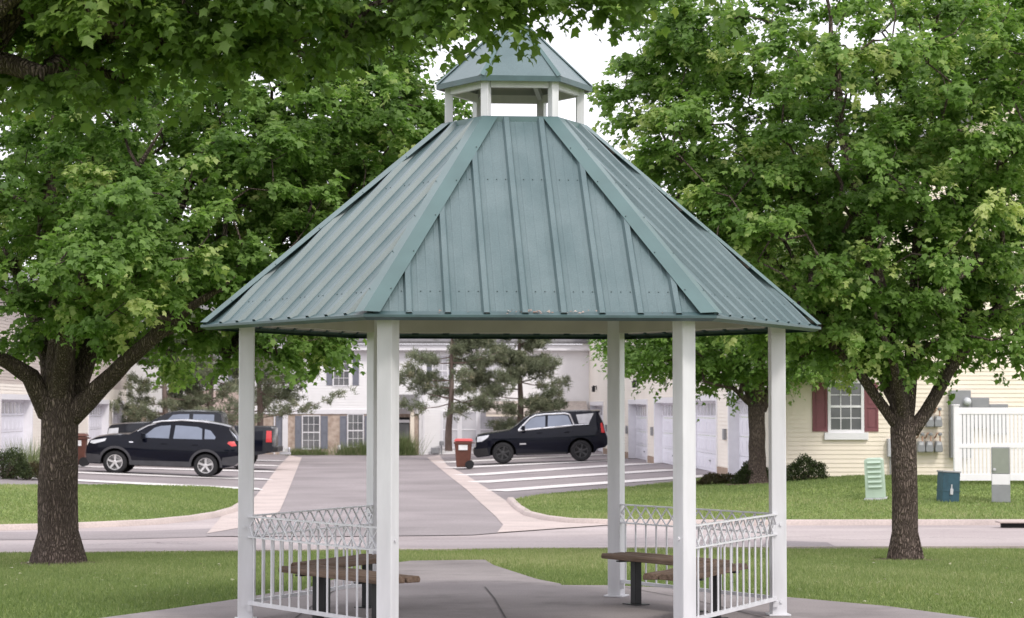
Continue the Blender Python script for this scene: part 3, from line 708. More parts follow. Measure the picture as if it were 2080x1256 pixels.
# roof panels: one ribbed sheet per side
APO_E, APO_T = RE*math.cos(PI/6), RT*math.cos(PI/6)
rise = ZT-(ZE+.035); run = APO_E-APO_T; slope_len = math.hypot(rise, run)
PITCH_R = .2865
for k in range(6):
    a, b = vtx(k, RE, ZE+.035), vtx(k+1, RE, ZE+.035); mid = (a+b)/2; ex = (b-a).normalized()
    tm = (vtx(k, RT, ZT)+vtx(k+1, RT, ZT))/2; ey = (tm-mid).normalized(); en = ex.cross(ey).normalized()
    if en.z < 0: en = -en
    half = (b-a).length/2; halft = RT/2*1.0
    # profile across the sheet: (x, height)
    prof = []; n_r = int(half/PITCH_R)+1; rib = []
    for i in range(-n_r-1, n_r+1):
        x0 = (i+.5)*PITCH_R+.03
        rib.append(x0)
        prof += [(x0-.038,0),(x0-.022,.034),(x0+.016,.034),(x0+.032,0)]
        for j in (1,2,3):
            xm = x0+PITCH_R*j/4
            prof += [(xm-.008,0),(xm-.003,.002),(xm+.003,.002),(xm+.008,0)]
    prof = [(x, h) for x, h in sorted(prof) if -half < x < half]
    prof = [(-half,0)]+prof+[(half,0)]
    def top_of(x):                                      # how far up the slope the sheet reaches at x (hip line)
        return slope_len if abs(x) <= halft else slope_len*(half-abs(x))/(half-halft)
    m = MB(); W = lambda x, s_, h: mid+ex*x+ey*s_+en*h
    NS = 1
    for (x0,h0),(x1,h1) in zip(prof, prof[1:]):
        m.quad(W(x0,0,h0), W(x1,0,h1), W(x1,top_of(x1),h1), W(x0,top_of(x0),h0))
    nf0 = len(m.f)                                      # screw heads, second material of the sheet
    for s_ in (.27, 1.62):
        for x0 in rib:
            for j in (1,2,3):
                x = x0+PITCH_R*j/4+.02
                if abs(x) < half-.1 and top_of(x) > s_+.12:
                    m.tube([W(x,s_,0), W(x,s_,.007)], .0048, 6)
    pn = m.build('roof_panel', [roof_metal, screw_mat], gz)
    for f in pn.data.polygons[nf0:]: f.material_index = 1
    # underside sheet, seen from within
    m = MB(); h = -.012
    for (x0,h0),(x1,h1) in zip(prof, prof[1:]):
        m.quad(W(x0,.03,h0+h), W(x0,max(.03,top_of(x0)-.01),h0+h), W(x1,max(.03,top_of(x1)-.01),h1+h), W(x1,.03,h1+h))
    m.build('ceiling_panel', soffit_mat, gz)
    # eave trim: folded strip along the lower edge
    ou = Vector((mid.x, mid.y, 0)).normalized(); m = MB()
    def E_(p, o_, z): q = p+ou*o_; return (q.x, q.y, z)
    o1 = .030; ext = 1+o1/APO_E
    a2 = vtx(k, RE*ext, 0); b2 = vtx(k+1, RE*ext, 0)
    zt_ = ZE+.040
    m.add([(a2.x,a2.y,zt_),(b2.x,b2.y,zt_),(b2.x,b2.y,ZE+.022),(a2.x,a2.y,ZE+.022)], [(0,3,2,1)])
    ain, bin_ = vtx(k, RE*.988, 0), vtx(k+1, RE*.988, 0)
    m.add([(a2.x,a2.y,zt_),(b2.x,b2.y,zt_),(bin_.x,bin_.y,zt_+.028),(ain.x,ain.y,zt_+.028)], [(0,1,2,3)])
    al, bl = vtx(k, RE*.992, 0), vtx(k+1, RE*.992, 0)
    m.add([(a2.x,a2.y,ZE+.022),(b2.x,b2.y,ZE+.022),(bl.x,bl.y,ZE),(al.x,al.y,ZE)], [(0,1,2,3)])
    m.build('eave_trim', trim_metal, gz)
    # hip (ridge) cap: two flat wings riding on top of the ribs
    lo, hi = vtx(k, RE*1.004, ZE+.035), vtx(k, RT*.99, ZT); m = MB()
    hv = (hi-lo).normalized(); wings = []
    for kk in (k-1, k):
        a_, b_ = vtx(kk, RE, ZE+.035), vtx(kk+1, RE, ZE+.035); md = (a_+b_)/2
        t2 = (vtx(kk, RT, ZT)+vtx(kk+1, RT, ZT))/2; e1 = (b_-a_).normalized(); e2 = (t2-md).normalized(); nn = e1.cross(e2)
        if nn.z < 0: nn = -nn
        ins = nn.cross(hv).normalized()
        if ins.dot(md-lo) < 0: ins = -ins
        ed = e1 if kk == k else -e1; wings.append((nn, ins, ed*(.102/abs(ed.dot(ins)))))
    nav = (wings[0][0]+wings[1][0]).normalized()
    A0, A1 = lo+nav*.041, hi+nav*.041
    for nn, ins, se in wings:
        B0, B1 = lo+se+nn*.036, hi+se+nn*.036
        C0, C1 = B0-nn*.003, B1-nn*.003
        m.add([A0,A1,B1,B0,C1,C0], [(0,1,2,3),(3,2,4,5)])
    nf0 = len(m.f)
    for s_ in (.12,.30,.48,.66,.84):
        for nn, ins, se in wings:
            q = lo.lerp(hi, s_)+ins*.082+nn*.039; m.tube([q, q+nn*.006], .005, 6)
    bmn = m.build('ridge_cap', [cap_metal, screw_mat], gz)
    for f in bmn.data.polygons[nf0:]: f.material_index = 1
# collar under the cupola
m = MB()
for k in range(6):
    o0, o1_ = vtx(k, RT*1.03, ZT+.012), vtx(k+1, RT*1.03, ZT+.012); l0, l1 = vtx(k, RT*1.14, ZT-.085), vtx(k+1, RT*1.14, ZT-.085)
    i0, i1 = vtx(k, RT*.80, ZT+.030), vtx(k+1, RT*.80, ZT+.030)
    u0, u1 = o0+Vector((0,0,.02)), o1_+Vector((0,0,.02))
    m.add([o0,o1_,i1,i0,u0,u1], [(4,5,2,3),(0,1,5,4)])
    q0, q1 = o0-Vector((0,0,.03)), o1_-Vector((0,0,.03)); m.add([o0,o1_,q1,q0], [(0,3,2,1)])
m.build('roof_collar', cap_metal, gz)
# cupola
cu = bpy.data.objects.new('cupola', None); COL.objects.link(cu); cu.parent = gz
for k in range(6):
    a = ANG[k]; c = vtx(k, RP-.01, 0); rd = Vector((math.cos(a), -math.sin(a), 0)); tg = Vector((-rd.y, rd.x, 0)); hw = .033
    m = MB(); cs = [c+rd*u*hw+tg*v*hw for u, v in ((-1,-1),(1,-1),(1,1),(-1,1))]
    m.prism_z([(q.x,q.y) for q in cs], ZT-.12, ZU+.01); m.build('post', white_paint, cu, bevel=.004)
    a_, b_ = vtx(k, RP-.02, ZU-.03), vtx(k+1, RP-.02, ZU-.03); d = (b_-a_).normalized()
    m = MB(); m.bar(a_+d*.034, b_-d*.034, .035, .07); m.build('beam', white_paint, cu)
    m = MB(); m.bar(vtx(k, RP-.03, ZU-.02), (0,0,ZU+.52), .04, .05); m.build('rafter', white_paint, cu)
    # roof facet with thickness
    e0, e1 = vtx(k, RU, ZU+.02), vtx(k+1, RU, ZU+.02); ap = Vector((0,0,5.085))
    m = MB(); m.add([e0,e1,ap], [(0,1,2)]); m.build('roof_panel', roof_metal, cu)
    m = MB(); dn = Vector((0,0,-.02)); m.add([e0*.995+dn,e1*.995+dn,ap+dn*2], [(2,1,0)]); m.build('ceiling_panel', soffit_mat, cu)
    m = MB(); f0, f1 = vtx(k, RU*1.008, ZU+.022), vtx(k+1, RU*1.008, ZU+.022); g0, g1 = f0-Vector((0,0,.045)), f1-Vector((0,0,.045))
    h0, h1 = vtx(k, RU*.97, ZU-.022), vtx(k+1, RU*.97, ZU-.022)
    m.add([f0,f1,g1,g0,h0,h1], [(0,3,2,1),(3,4,5,2)]); m.build('eave_trim', trim_metal, cu)
    m = MB(); lo = vtx(k, RU*1.012, ZU+.022); hv = (ap-lo)
    for kk in (k-1, k):
        md = (vtx(kk, RU, ZU+.02)+vtx(kk+1, RU, ZU+.02))/2; nn = (vtx(kk+1,RU,0)-vtx(kk,RU,0)).cross(ap-md).normalized()
        if nn.z < 0: nn = -nn
        ins = nn.cross(hv).normalized()
        if ins.dot(md-lo) < 0: ins = -ins
        up = Vector((0,0,.010)); m.add([lo+up, ap+up*2, ap+ins*.012+nn*.006, lo+ins*.035+nn*.005], [(0,1,2,3)])
    m.build('ridge_cap', cap_metal, cu)
# litter that collected on the front eave
rng = np.random.default_rng(9); n = 70; s_ = rng.beta(.6,.9,n); a, b = vtx(1, RE*1.0, 0), vtx(2, RE*1.0, 0)
s_ = np.concatenate([rng.normal(.46,.03,28), rng.normal(.55,.05,18), rng.uniform(.02,.98,24)])
p = np.array([tuple(GC+a.lerp(b, float(q))+Vector((0,0,ZE+.066))) for q in s_])+rng.normal(0,.006,(n,3))
tag(leaf_mesh('leaf_litter', p, rng.normal(0,1,(n,3))*np.array([1,.4,.3]), np.array([0,-.5,1])+rng.normal(0,.3,(n,3)), rng.uniform(.010,.032,n), rng.uniform(.1,1,n), leaf_mat('litter', (.20,.12,.09), (.36,.26,.22), (.50,.42,.37), .1), None, 'simple'), 'dry leaf bits lying along the front eave of the gazebo', 'leaves', kind='stuff')
# railings
def railing(k0, k1):
    a, b = vtx(k0, RC_, 0), vtx(k1, RC_, 0); d = (b-a).normalized(); a = a+d*.066; b = b-d*.066; L_ = (b-a).length
    rl = bpy.data.objects.new('railing', None); COL.objects.link(rl); rl.parent = gz
    def at(s_, z): q = a+d*s_; return Vector((q.x, q.y, z))
    for nm, z, hgt, wd in (('top_rail',.855,.012,.040),('middle_rail',.687,.012,.040),('bottom_rail',.145,.030,.030)):
        m = MB(); m.bar(at(0,z), at(L_,z), wd, hgt); m.build(nm, white_paint, rl)
    N = 14; st = L_/N
    for i in range(N):
        s_ = (i+.5)*st; m = MB(); m.tube([at(s_,.158), at(s_,.682)], .0085, 8); m.build('baluster', white_paint, rl, smooth=60)
    m = MB(); sd = d.cross(Vector((0,0,1)))
    for i in range(-1, N):
        for q, (p0, p1) in enumerate((((i+.5)*st, (i+1.5)*st), ((i+1.5)*st, (i+.5)*st))):
            z0, z1 = .692, .850
            if p0 < 0: f_ = -p0/(p1-p0); p0, z0 = 0, z0+(z1-z0)*f_
            if p1 < 0: f_ = (0-p0)/(p1-p0); p1, z1 = 0, z0+(z1-z0)*f_
            if p0 > L_: f_ = (L_-p0)/(p1-p0); p0, z0 = L_, z0+(z1-z0)*f_
            if p1 > L_: f_ = (L_-p0)/(p1-p0); p1, z1 = L_, z0+(z1-z0)*f_
            o_ = sd*(.0065 if q else -.0065)
            m.bar(at(p0,z0)+o_, at(p1,z1)+o_, .012, .009)
    m.build('lattice', white_paint, rl)
    for z in (.11,):
        for s_ in (.012, L_-.012):
            m = MB(); q = at(s_, z); m.box(q.x-.02,q.x+.02,q.y-.02,q.y+.02,z-.035,z+.02); m.build('bracket', white_paint, rl)
railing(0,1); railing(2,3); railing(3,4); railing(5,0)
# benches
def bench(k0, k1, s0, s1, label, seed):
    a, b = vtx(k0, RC_, 0), vtx(k1, RC_, 0); d = (b-a).normalized(); inw = Vector((-d.y, d.x, 0)); md = (a+b)/2
    if inw.dot(-md) < 0: inw = -inw
    c = GC+a+d*(s0+s1)/2+inw*.37; L_ = s1-s0
    t = thing('bench', label, 'bench', (c.x, c.y, 0), math.atan2(d.y, d.x), 'timber benches inside the gazebo')
    rnd = random.Random(seed)
    for i in range(3):
        yc = (i-1)*.132; e0, e1 = -L_/2+rnd.uniform(-.02,.02), L_/2+rnd.uniform(-.02,.02); m = MB()
        pr = [(-.061,.016),(-.063,.045),(-.050,.064),(.050,.064),(.063,.045),(.061,.016)]
        n_ = len(pr); st_ = 7
        for j in range(st_+1):
            x = e0+(e1-e0)*j/st_
            for y, z in pr: m.v.append((x, yc+y+rnd.uniform(-.003,.003), .385+z+rnd.uniform(-.003,.003)))
        for j in range(st_):
            for q in range(n_): m.f.append((j*n_+q, j*n_+(q+1)%n_, (j+1)*n_+(q+1)%n_, (j+1)*n_+q))
        m.f += [tuple(range(n_)), tuple(range(st_*n_, st_*n_+n_))[::-1]]
        m.build('seat_plank', timber, t, smooth=30, bevel=.006)
    for s_ in (-1, 1):
        m = MB(); x = s_*L_*.30; m.box(x-.036,x+.036,-.036,.036,.008,.386); lg = m.build('leg', black_steel, t, bevel=.005)
        m = MB(); m.box(x-.10,x+.10,-.075,.075,.001,.009); m.build('base_plate', black_steel, lg)
        m = MB(); m.box(x-.03,x+.03,-.20,.20,.386,.398); m.build('bracket', black_steel, lg)
bench(0,1,.25,1.80,'timber bench along the front left railing, its end beside the front left post',1)
bench(3,2,.24,1.66,'timber bench along the front right railing, nearest on the right',2)
bench(3,4,.40,1.74,'dark timber bench along the back right railing, reaching towards the back post',3)
bench(0,5,.42,1.66,'timber bench along the back left railing, behind the front left bench',4)
# ------------------------------------------------------------------ buildings
class Wall:
    """a vertical wall plane: s runs along it, out is towards its viewer, z is world height"""
    def __init__(s, x, y, ang, flip=1, base=(0,0,0)):
        s.o = Vector((x, y)); s.d = Vector((math.cos(ang), math.sin(ang))); s.n = Vector((s.d.y, -s.d.x))*flip; s.b = Vector(base)
    def __call__(s, a, out, z):
        q = s.o+s.d*a+s.n*out; return (q.x-s.b.x, q.y-s.b.y, z-s.b.z)
    def at(s, x, y):                                    # picture point -> (s, z) on the wall
        a, b, c = ray(x, y); den = a*s.n.x+b*s.n.y; t = (s.o.x*s.n.x+s.o.y*s.n.y)/den
        return (Vector((a*t, b*t))-s.o).dot(s.d), EYE+c*t
    def box(s, m, s0, s1, o0, o1, z0, z1):
        p = [s(a, o_, z) for z in (z0, z1) for a, o_ in ((s0,o1),(s1,o1),(s1,o0),(s0,o0))]
        return m.add(p, [(0,3,2,1),(4,5,6,7),(0,1,5,4),(1,2,6,5),(2,3,7,6),(3,0,4,7)])
    def siding(s, m, s0, s1, z0, z1, e=.104):
        k = math.floor(z0/e)
        while k*e < z1-1e-4:
            a, b = max(z0, k*e), min(z1, (k+1)*e)
            if b-a > .004:
                f = lambda z: .019-.015*(z-k*e)/e
                m.quad(s(s0,f(a),a), s(s1,f(a),a), s(s1,f(b),b), s(s0,f(b),b))
                m.quad(s(s0,.004,a), s(s1,.004,a), s(s1,f(a),a), s(s0,f(a),a))
            k += 1
        return m
    def panel(s, m, s0, s1, z0, z1, out=0): return m.quad(s(s0,out,z0), s(s1,out,z0), s(s1,out,z1), s(s0,out,z1))
def window(wl, parent, s0, s1, z0, z1, cols, rows, glass=None, fw=.06, sill=True, frame=None, depth=.05):
    """double hung window: frame part with muntins, panes as its sub-part"""
    m = MB(); zm = (z0+z1)/2
    for a, b in ((s0-fw,s0),(s1,s1+fw)): wl.box(m, a, b, 0, depth, z0-fw, z1+fw)
    for a, b in ((z0-fw,z0),(z1,z1+fw)): wl.box(m, s0, s1, 0, depth, a, b)
    wl.box(m, s0, s1, .012, depth-.008, zm-.028, zm+.028)
    for i in range(1, cols):
        c = s0+(s1-s0)*i/cols
        for a, b in ((z0, zm-.028), (zm+.028, z1)): wl.box(m, c-.010, c+.010, .012, .030, a, b)
    for h0, h1 in ((z0, zm), (zm, z1)):
        for j in range(1, rows):
            c = h0+(h1-h0)*j/rows; wl.box(m, s0, s1, .012, .028, c-.010, c+.010)
    f = m.build('window', frame or trim_w, parent)
    m = MB(); wl.panel(m, s0, s1, z0, z1, .022); m.build('pane', glass or pane_m, f)
    if sill:
        m = MB(); wl.box(m, s0-fw-.09, s1+fw+.09, 0, .10, z0-fw-.17, z0-fw); m.build('sill', trim_w, f, bevel=.006)
    return f
def shutter(wl, parent, s0, s1, z0, z1, m_):
    m = MB(); wl.box(m, s0, s1, .0, .022, z0, z1); zm = (z0+z1)/2; t_ = .05
    for a, b in ((z0,z0+t_*1.3),(zm-t_*.6,zm+t_*.6),(z1-t_*1.3,z1)): wl.box(m, s0, s1, .022, .040, a, b)
    for a, b in ((s0,s0+t_),(s1-t_,s1)):
        for c, d in ((z0+t_*1.3,zm-t_*.6),(zm+t_*.6,z1-t_*1.3)): wl.box(m, a, b, .022, .0395, c, d)
    for c, d in ((z0+t_*2.1,zm-t_*1.4),(zm+t_*1.4,z1-t_*2.1)): wl.box(m, s0+t_*1.8, s1-t_*1.8, .022, .032, c, d)
    return m.build('shutter', m_, parent)
def garage_door(wl, parent, s0, s1, z0, H, hood=.18):
    """framed sectional door set back in its opening, a row of lites near the top"""
    zt = z0+H; m = MB()
    for a, b in ((s0-.14,s0),(s1,s1+.14)): wl.box(m, a, b, -.30, .045, z0, zt)
    wl.box(m, s0-.14, s1+.14, -.30, .05, zt, zt+hood)
    fr = m.build('door_frame', trim_w, parent)
    m = MB(); nsec = 4; hs = H/nsec
    for i in range(nsec):
        wl.box(m, s0, s1, -.30, -.25, z0+i*hs+.008, z0+(i+1)*hs-.004)
        if i < nsec-1:
            n_ = 8; wp = (s1-s0)/n_
            for j in range(n_): wl.box(m, s0+j*wp+.08, s0+(j+1)*wp-.08, -.25, -.238, z0+i*hs+.10, z0+(i+1)*hs-.10)
    d = m.build('garage_door', door_w, parent)
    m = MB(); n_ = 8; wp = (s1-s0)/n_
    for j in range(n_):
        wl.box(m, s0+j*wp+.10, s0+(j+1)*wp-.10, -.25, -.236, zt-hs+.09, zt-.09)
    m.build('lite', lite_m, d)
    m = MB(); wl.box(m, (s0+s1)/2-.07, (s0+s1)/2+.07, -.25, -.20, z0+.30, z0+.34); m.build('handle', grey_box, d)
    return d
def wall_lamp(wl, parent, s_, z):
    m = MB(); wl.box(m, s_-.06, s_+.06, .02, .05, z-.09, z+.09); wl.box(m, s_-.015, s_+.015, .05, .16, z+.04, z+.07)
    wl.box(m, s_-.07, s_+.07, .09, .23, z-.20, z+.02); wl.box(m, s_-.09, s_+.09, .07, .25, z+.02, z+.04); wl.box(m, s_-.03, s_+.03, .13, .19, z+.04, z+.10)
    m.build('wall_lamp', black_steel, parent)
def roof_slab(m, wl, s0, s1, o0, z0, o1, z1, t_=.12):
    a = [wl(s0,o0,z0), wl(s1,o0,z0), wl(s1,o1,z1), wl(s0,o1,z1)]; b = [wl(s0,o0,z0-t_), wl(s1,o0,z0-t_), wl(s1,o1,z1-t_), wl(s0,o1,z1-t_)]
    return m.add(a+b, [(0,1,2,3),(7,6,5,4),(0,4,5,1),(1,5,6,2),(2,6,7,3),(3,7,4,0)])

AX = math.atan2(1, -.0515)                              # the direction the drive and both garage rows run in
# cream house on the right: garage row along the drive, gable wall towards us
B1 = (6.31, 52.0, -.2)
h1 = thing('cream_house', 'cream sided house with burgundy shutters and a row of white garage doors', 'house', B1)
GF = Wall(6.31, 52.0, AX, -1, B1)                       # garage face, looks left over the drive
GW = Wall(6.31, 52.0, AX-PI/2, 1, B1)                   # gable wall, looks at us
doors = [(53.9,59.5),(61.9,68.0),(70.6,76.8),(79.2,85.4),(87.8,94.0),(96.4,102.6)]
m = MB(); EV = 5.7; prev = 0.0; dd = []
for ya, yb in doors:
    a, b = (ya-52)*1.0013, (yb-52)*1.0013; z0 = zg(GF.o.x+GF.d.x*(a+b)/2-.3, (ya+yb)/2)+.02; dd.append((a, b, z0))
    GF.siding(m, prev, a-.14, -.45, EV); GF.siding(m, a-.14, b+.14, z0+2.10+.18, EV); prev = b+.14
GF.siding(m, prev, 55.2, -.6, EV); m.build('garage_wall', palecream, h1)
prev = 0.0
for a, b, z0 in dd:
    m = MB(); GF.box(m, prev+.001, a-.141, 0, .035, -1.2, z0+.24); prev = b+.14; m.build('foundation', found_m, h1)
m = MB(); GF.box(m, prev+.001, 55.2, 0, .035, -1.2, -.05); m.build('foundation', found_m, h1)
for a, b, z0 in dd:
    garage_door(GF, h1, a, b, z0, 2.10)
    wall_lamp(GF, h1, (a+b)/2, z0+2.92)
for (a, b, z0), q in zip(dd, (.0,.0,.0,.0,.0,.0)):
    m = MB(); GF.box(m, b+.55, b+.85, .02, .09, z0+.95, z0+1.25); m.build('outlet_box', grey_box, h1)
# gable wall
WD = 13.5; m = MB(); GW.siding(m, .10, WD, .10, EV)
k = EV/.104; z = EV
while z < EV+3.9:
    hw = (WD-.1)/2*(1-(z-EV)/4.0); GW.siding(m, WD/2-hw, WD/2+hw, z, z+.104); z += .104
m.build('gable_wall', cream, h1)
m = MB(); GW.box(m, 0, .10, -.02, .032, .095, EV); GF.box(m, -.02, .10, .02, .034, .095, EV); m.build('corner_board', trim_w, h1)
m = MB(); GW.box(m, 0, WD, -.1, .012, -1.0, .098); m.build('foundation', found_m, h1)
m = MB()
for sg in (-1, 1):
    a0, a1 = (WD/2, WD/2)
    p = [GW(WD/2, .35, EV+4.15), GW(WD/2, -55.5, EV+4.15), GW(WD/2+sg*(WD/2+.4), -55.5, EV-.15), GW(WD/2+sg*(WD/2+.4), .35, EV-.15)]
    q = [(x,y,z+.14) for x,y,z in p]; m.add(p+q, [(0,1,2,3),(7,6,5,4),(0,4,5,1),(1,5,6,2),(2,6,7,3),(3,7,4,0)])
m.build('roof', shingle, h1)
s0, zb = GW.at(1687, 873); s1, zt = GW.at(1748, 779)
window(GW, h1, s0, s1, zb, zt, 3, 2, fw=.07)
for x0, x1 in ((1650,1680),(1755.5,1783)):
    a, zb2 = GW.at(x0, 877); b, zt2 = GW.at(x1, 777); shutter(GW, h1, a, b, zb2, zt2, burgundy)
for px0 in (1990,):                                     # upper floor window behind the maple leaves
    a, zb2 = GW.at(1860, 560); b, zt2 = GW.at(1925, 455); window(GW, h1, a, b, zb2, zt2, 3, 2, fw=.07)
# meters and boxes on the gable wall: things that hang there
def wthing(name, label, cat, x, y, group=None):
    s_, z = GW.at(x, y); p = GW.o+GW.d*s_+GW.n*.02
    t = thing(name, label, cat, (p.x, p.y, z), 0, group)
    wl = Wall(GW.o.x, GW.o.y, AX-PI/2, 1, (p.x, p.y, z)); return t, wl, s_, z
def gas_meter(x, y, label):
    t, wl, s_, z = wthing('gas_meter', label, 'meter', x, y, 'gas meters on the cream wall'); m = MB()
    pts = [(-.085,-.14),(.085,-.14),(.095,-.05),(.07,.10),(.05,.13),(-.05,.13),(-.07,.10),(-.095,-.05)]
    n_ = len(pts); m.add([wl(s_+a,.10,z+b) for a,b in pts]+[wl(s_+a,.28,z+b*.92) for a,b in pts], [tuple(range(n_))[::-1], tuple(range(n_,2*n_))]+[(i,(i+1)%n_,(i+1)%n_+n_,i+n_) for i in range(n_)])
    b_ = m.build('body', grey_box, t, bevel=.012)
    m = MB(); wl.box(m, s_-.05, s_+.05, .272, .285, z+.035, z+.10); m.build('dial', lgrey_box, b_)
    m = MB()
    m.tube([wl(s_+.045,.19,z+.12), wl(s_+.045,.19,z+.26), wl(s_+.02,.19,z+.31), wl(s_-.03,.19,z+.31), wl(s_-.05,.19,z+.26), wl(s_-.05,.10,z+.22), wl(s_-.05,.02,z+.2)], .019, 8)
    m.build('pipe', copper, t, smooth=50)
    m = MB(); m.lathe([(.045,-.02),(.052,0),(.052,.03),(.03,.05)], 12, c=wl(s_+.045,.19,z+.28)); m.build('regulator', grey_box, t, smooth=40)
for x, l_ in ((1866,'grey gas meter in the lower row, just beside the maple trunk'),(1883,'middle grey gas meter of the lower row'),(1902,'grey gas meter at the right end of the lower row')): gas_meter(x, 907, l_)
for x, l_ in ((1884,'grey gas meter in the upper row, half hidden by the right maple limb'),(1901,'grey gas meter at the right end of the upper row')): gas_meter(x, 856, l_)
t, wl, s_, z = wthing('electric_cabinet', 'tall grey electric cabinet with round glass meter on the cream wall', 'electric box', 1946, 930)
a, zt_ = GW.at(1926, 793); b, _ = GW.at(1967, 793)
m = MB(); wl.box(m, a, b, 0, .24, z, zt_); m.build('body', grey_box, t, bevel=.01)
m = MB(); wl.box(m, a+.03, b-.22, .24, .255, z+.05, zt_-.35); m.build('door', grey_box, t, bevel=.004)
sm, zm = GW.at(1959, 816); c = wl(sm, .24, zm); m = MB(); m.lathe([(.10,0),(.10,-.03),(.085,-.09),(.06,-.12),(.01,-.13)], 18, 'y', c); m.build('meter', clear_lens, t, smooth=40)
for i, (x0, x1, y0, l_) in enumerate(((1968,2005,808,'wide grey electric box beside the tall cabinet, above the white fence'),(2005.5,2044,821,'low grey electric box at the right end above the white fence'))):
    t, wl, s_, z = wthing('electric_box', l_, 'electric box', (x0+x1)/2, y0+62); a, zt_ = GW.at(x0, y0); b, _ = GW.at(x1, y0)
    m = MB(); wl.box(m, a, b, 0, .20-.03*i, z, zt_); m.build('body', grey_box, t, bevel=.01)
    m = MB(); wl.box(m, a+.02, b-.02, .20-.03*i, .212-.03*i, z+.03, zt_-.03); m.build('cover', grey_box, t, bevel=.004)
t, wl, s_, z = wthing('cable_box', 'pale grey cable box on pipes behind the right maple trunk', 'cable box', 1810, 975)
a, z0_ = GW.at(1801, 928); b, z1_ = GW.at(1819, 891); m = MB(); wl.box(m, a, b, 0.0, .16, z0_, z1_); m.build('body', lgrey_box, t, bevel=.008)
for f_ in (.3, .65):
    m = MB(); m.tube([wl(a+(b-a)*f_, .08, z0_+.02), wl(a+(b-a)*f_, .08, z0_-.62)], .018, 8); m.build('pipe', grey_box, t)

# white vinyl fence around the meters
FX, FY = G(1943, 991); fz = zg(FX, FY)+.04
fn = thing('vinyl_fence', 'white vinyl picket fence screening the meters by the cream house', 'fence', (FX, FY, fz))
def fence_run(x0, y0, ang, L_, H=None, first=True):
    wl = Wall(x0, y0, ang, 1, (FX, FY, fz)); g = zg(x0, y0)+.05; H = H or (1.755-g)
    npan = max(1, int(round(L_/1.9))); w_ = L_/npan
    for i in range(npan+1):
        if i == 0 and not first: continue
        m = MB(); s_ = i*w_; wl.box(m, s_-.055, s_+.055, -.055, .055, g-.05, g+H+.02); wl.box(m, s_-.07, s_+.07, -.07, .07, g+H+.02, g+H+.05); m.build('post', pvc, fn, bevel=.005)
    for i in range(npan):
        a, b = i*w_+.055, (i+1)*w_-.055
        for z0, z1 in ((g+.10,g+.24),(g+H*.50-.045,g+H*.50+.045),(g+H-.16,g+H-.02)):
            m = MB(); wl.box(m, a, b, -.022, .022, z0, z1); m.build('rail', pvc, fn, bevel=.004)
        m = MB(); n_ = int((b-a)/.082); st_ = (b-a)/n_
        for j in range(n_): c = a+(j+.5)*st_; wl.box(m, c-.031, c+.031, -.009, .009, g+.24, g+H-.16)
        m.build('picket_panel', pvc, fn)
fence_run(FX, FY, AX-PI/2, 5.7)

# utility pedestals on the lawn
def ped(name, label, x0, x1, y0, y1, cat='utility box'):
    gx, gy = G((x0+x1)/2, y1, .05); k = gy/FPX
    return thing(name, label, cat, (gx, gy, zg(gx,gy)+.04)), (x1-x0)*k, (y1-y0)*k
t, w_, h_ = ped('cable_pedestal', 'mint green louvred utility pedestal leaning on the lawn', 1760, 1799, 930, 1015); t.rotation_euler = (R(2), R(-2.5), R(-14))
m = MB(); m.prism([(-w_/2,.05),(w_/2,.05),(w_/2-.01,h_-.03),(w_/2-.06,h_),(-w_/2+.06,h_),(-w_/2+.01,h_-.03)], -.16, .16); b_ = m.build('body', mint, t, bevel=.012)
for i in range(6):
    z = h_*(.30+i*.115); m = MB(); m.add([(-w_*.32,-.16,z),(w_*.36,-.16,z),(w_*.36,-.195,z+.015),(-w_*.32,-.195,z+.015),(-w_*.32,-.16,z+.055),(w_*.36,-.16,z+.055)], [(0,3,2,1),(3,4,5,2),(0,4,3),(1,2,5)]); m.build('louvre', mint, b_)
m = MB(); m.box(-w_/2-.03,w_/2+.03,-.19,.19,-.03,.05); m.build('base', lgrey_box, t, bevel=.008)
t, w_, h_ = ped('transformer_box', 'small dark teal utility box with a latch on the lawn', 1907, 1943, 959, 1019); t.rotation_euler = (0, R(3), R(10))
m = MB(); m.prism([(-w_/2,-.02),(w_/2,-.02),(w_/2,h_),(-w_/2,h_)], -.17, .17); m.build('body', teal, t, bevel=.014)
m = MB(); m.box(-w_/2-.008,w_/2+.008,-.178,.178,h_*.36,h_*.40); m.build('seam', teal, t, bevel=.003)
m = MB(); m.box(-.03,.03,-.20,-.17,h_*.26,h_*.46); m.box(-.012,.012,-.19,-.17,h_*.46,h_*.60); m.build('latch', lgrey_box, t, bevel=.004)
m = MB(); m.box(-w_/2-.012,w_/2+.012,-.185,.185,h_,h_+.03); m.build('lid', grey_box, t, bevel=.006)
t, w_, h_ = ped('meter_pedestal', 'tall grey meter pedestal with a white panel before the vinyl fence', 2012, 2055, 908, 1021); t.rotation_euler = (0, 0, R(-14))
m = MB(); m.box(-w_*.42,w_*.42,-.14,.14,-.03,h_); m.build('body', grey_box, t, bevel=.008)
m = MB(); m.box(-w_*.38,w_*.38,-.152,-.14,h_*.53,h_*.985); m.build('door', sage, t, bevel=.004)
m = MB(); m.box(-w_*.40,w_*.42,-.156,-.14,h_*.33,h_*.52); m.build('panel', pvc, t, bevel=.004)
m = MB(); m.box(-w_*.42,w_*.44,-.160,-.14,.02,h_*.325); m.build('cover', grey_box, t, bevel=.004)
m = MB(); m.lathe([(.03,0),(.03,-.02),(.02,-.025)], 10, 'y', (-w_*.28,-.152,h_*.60)); m.build('latch', lgrey_box, t)
gx, gy = G(2068, 1073); t = thing('storm_drain', 'dark storm drain inlet in the kerb at the right edge', 'drain', (gx, gy, zg(gx,gy)))
m = MB(); m.box(-.30,.45,-.02,.06,.01,.09); m.build('opening', dark_in, t)
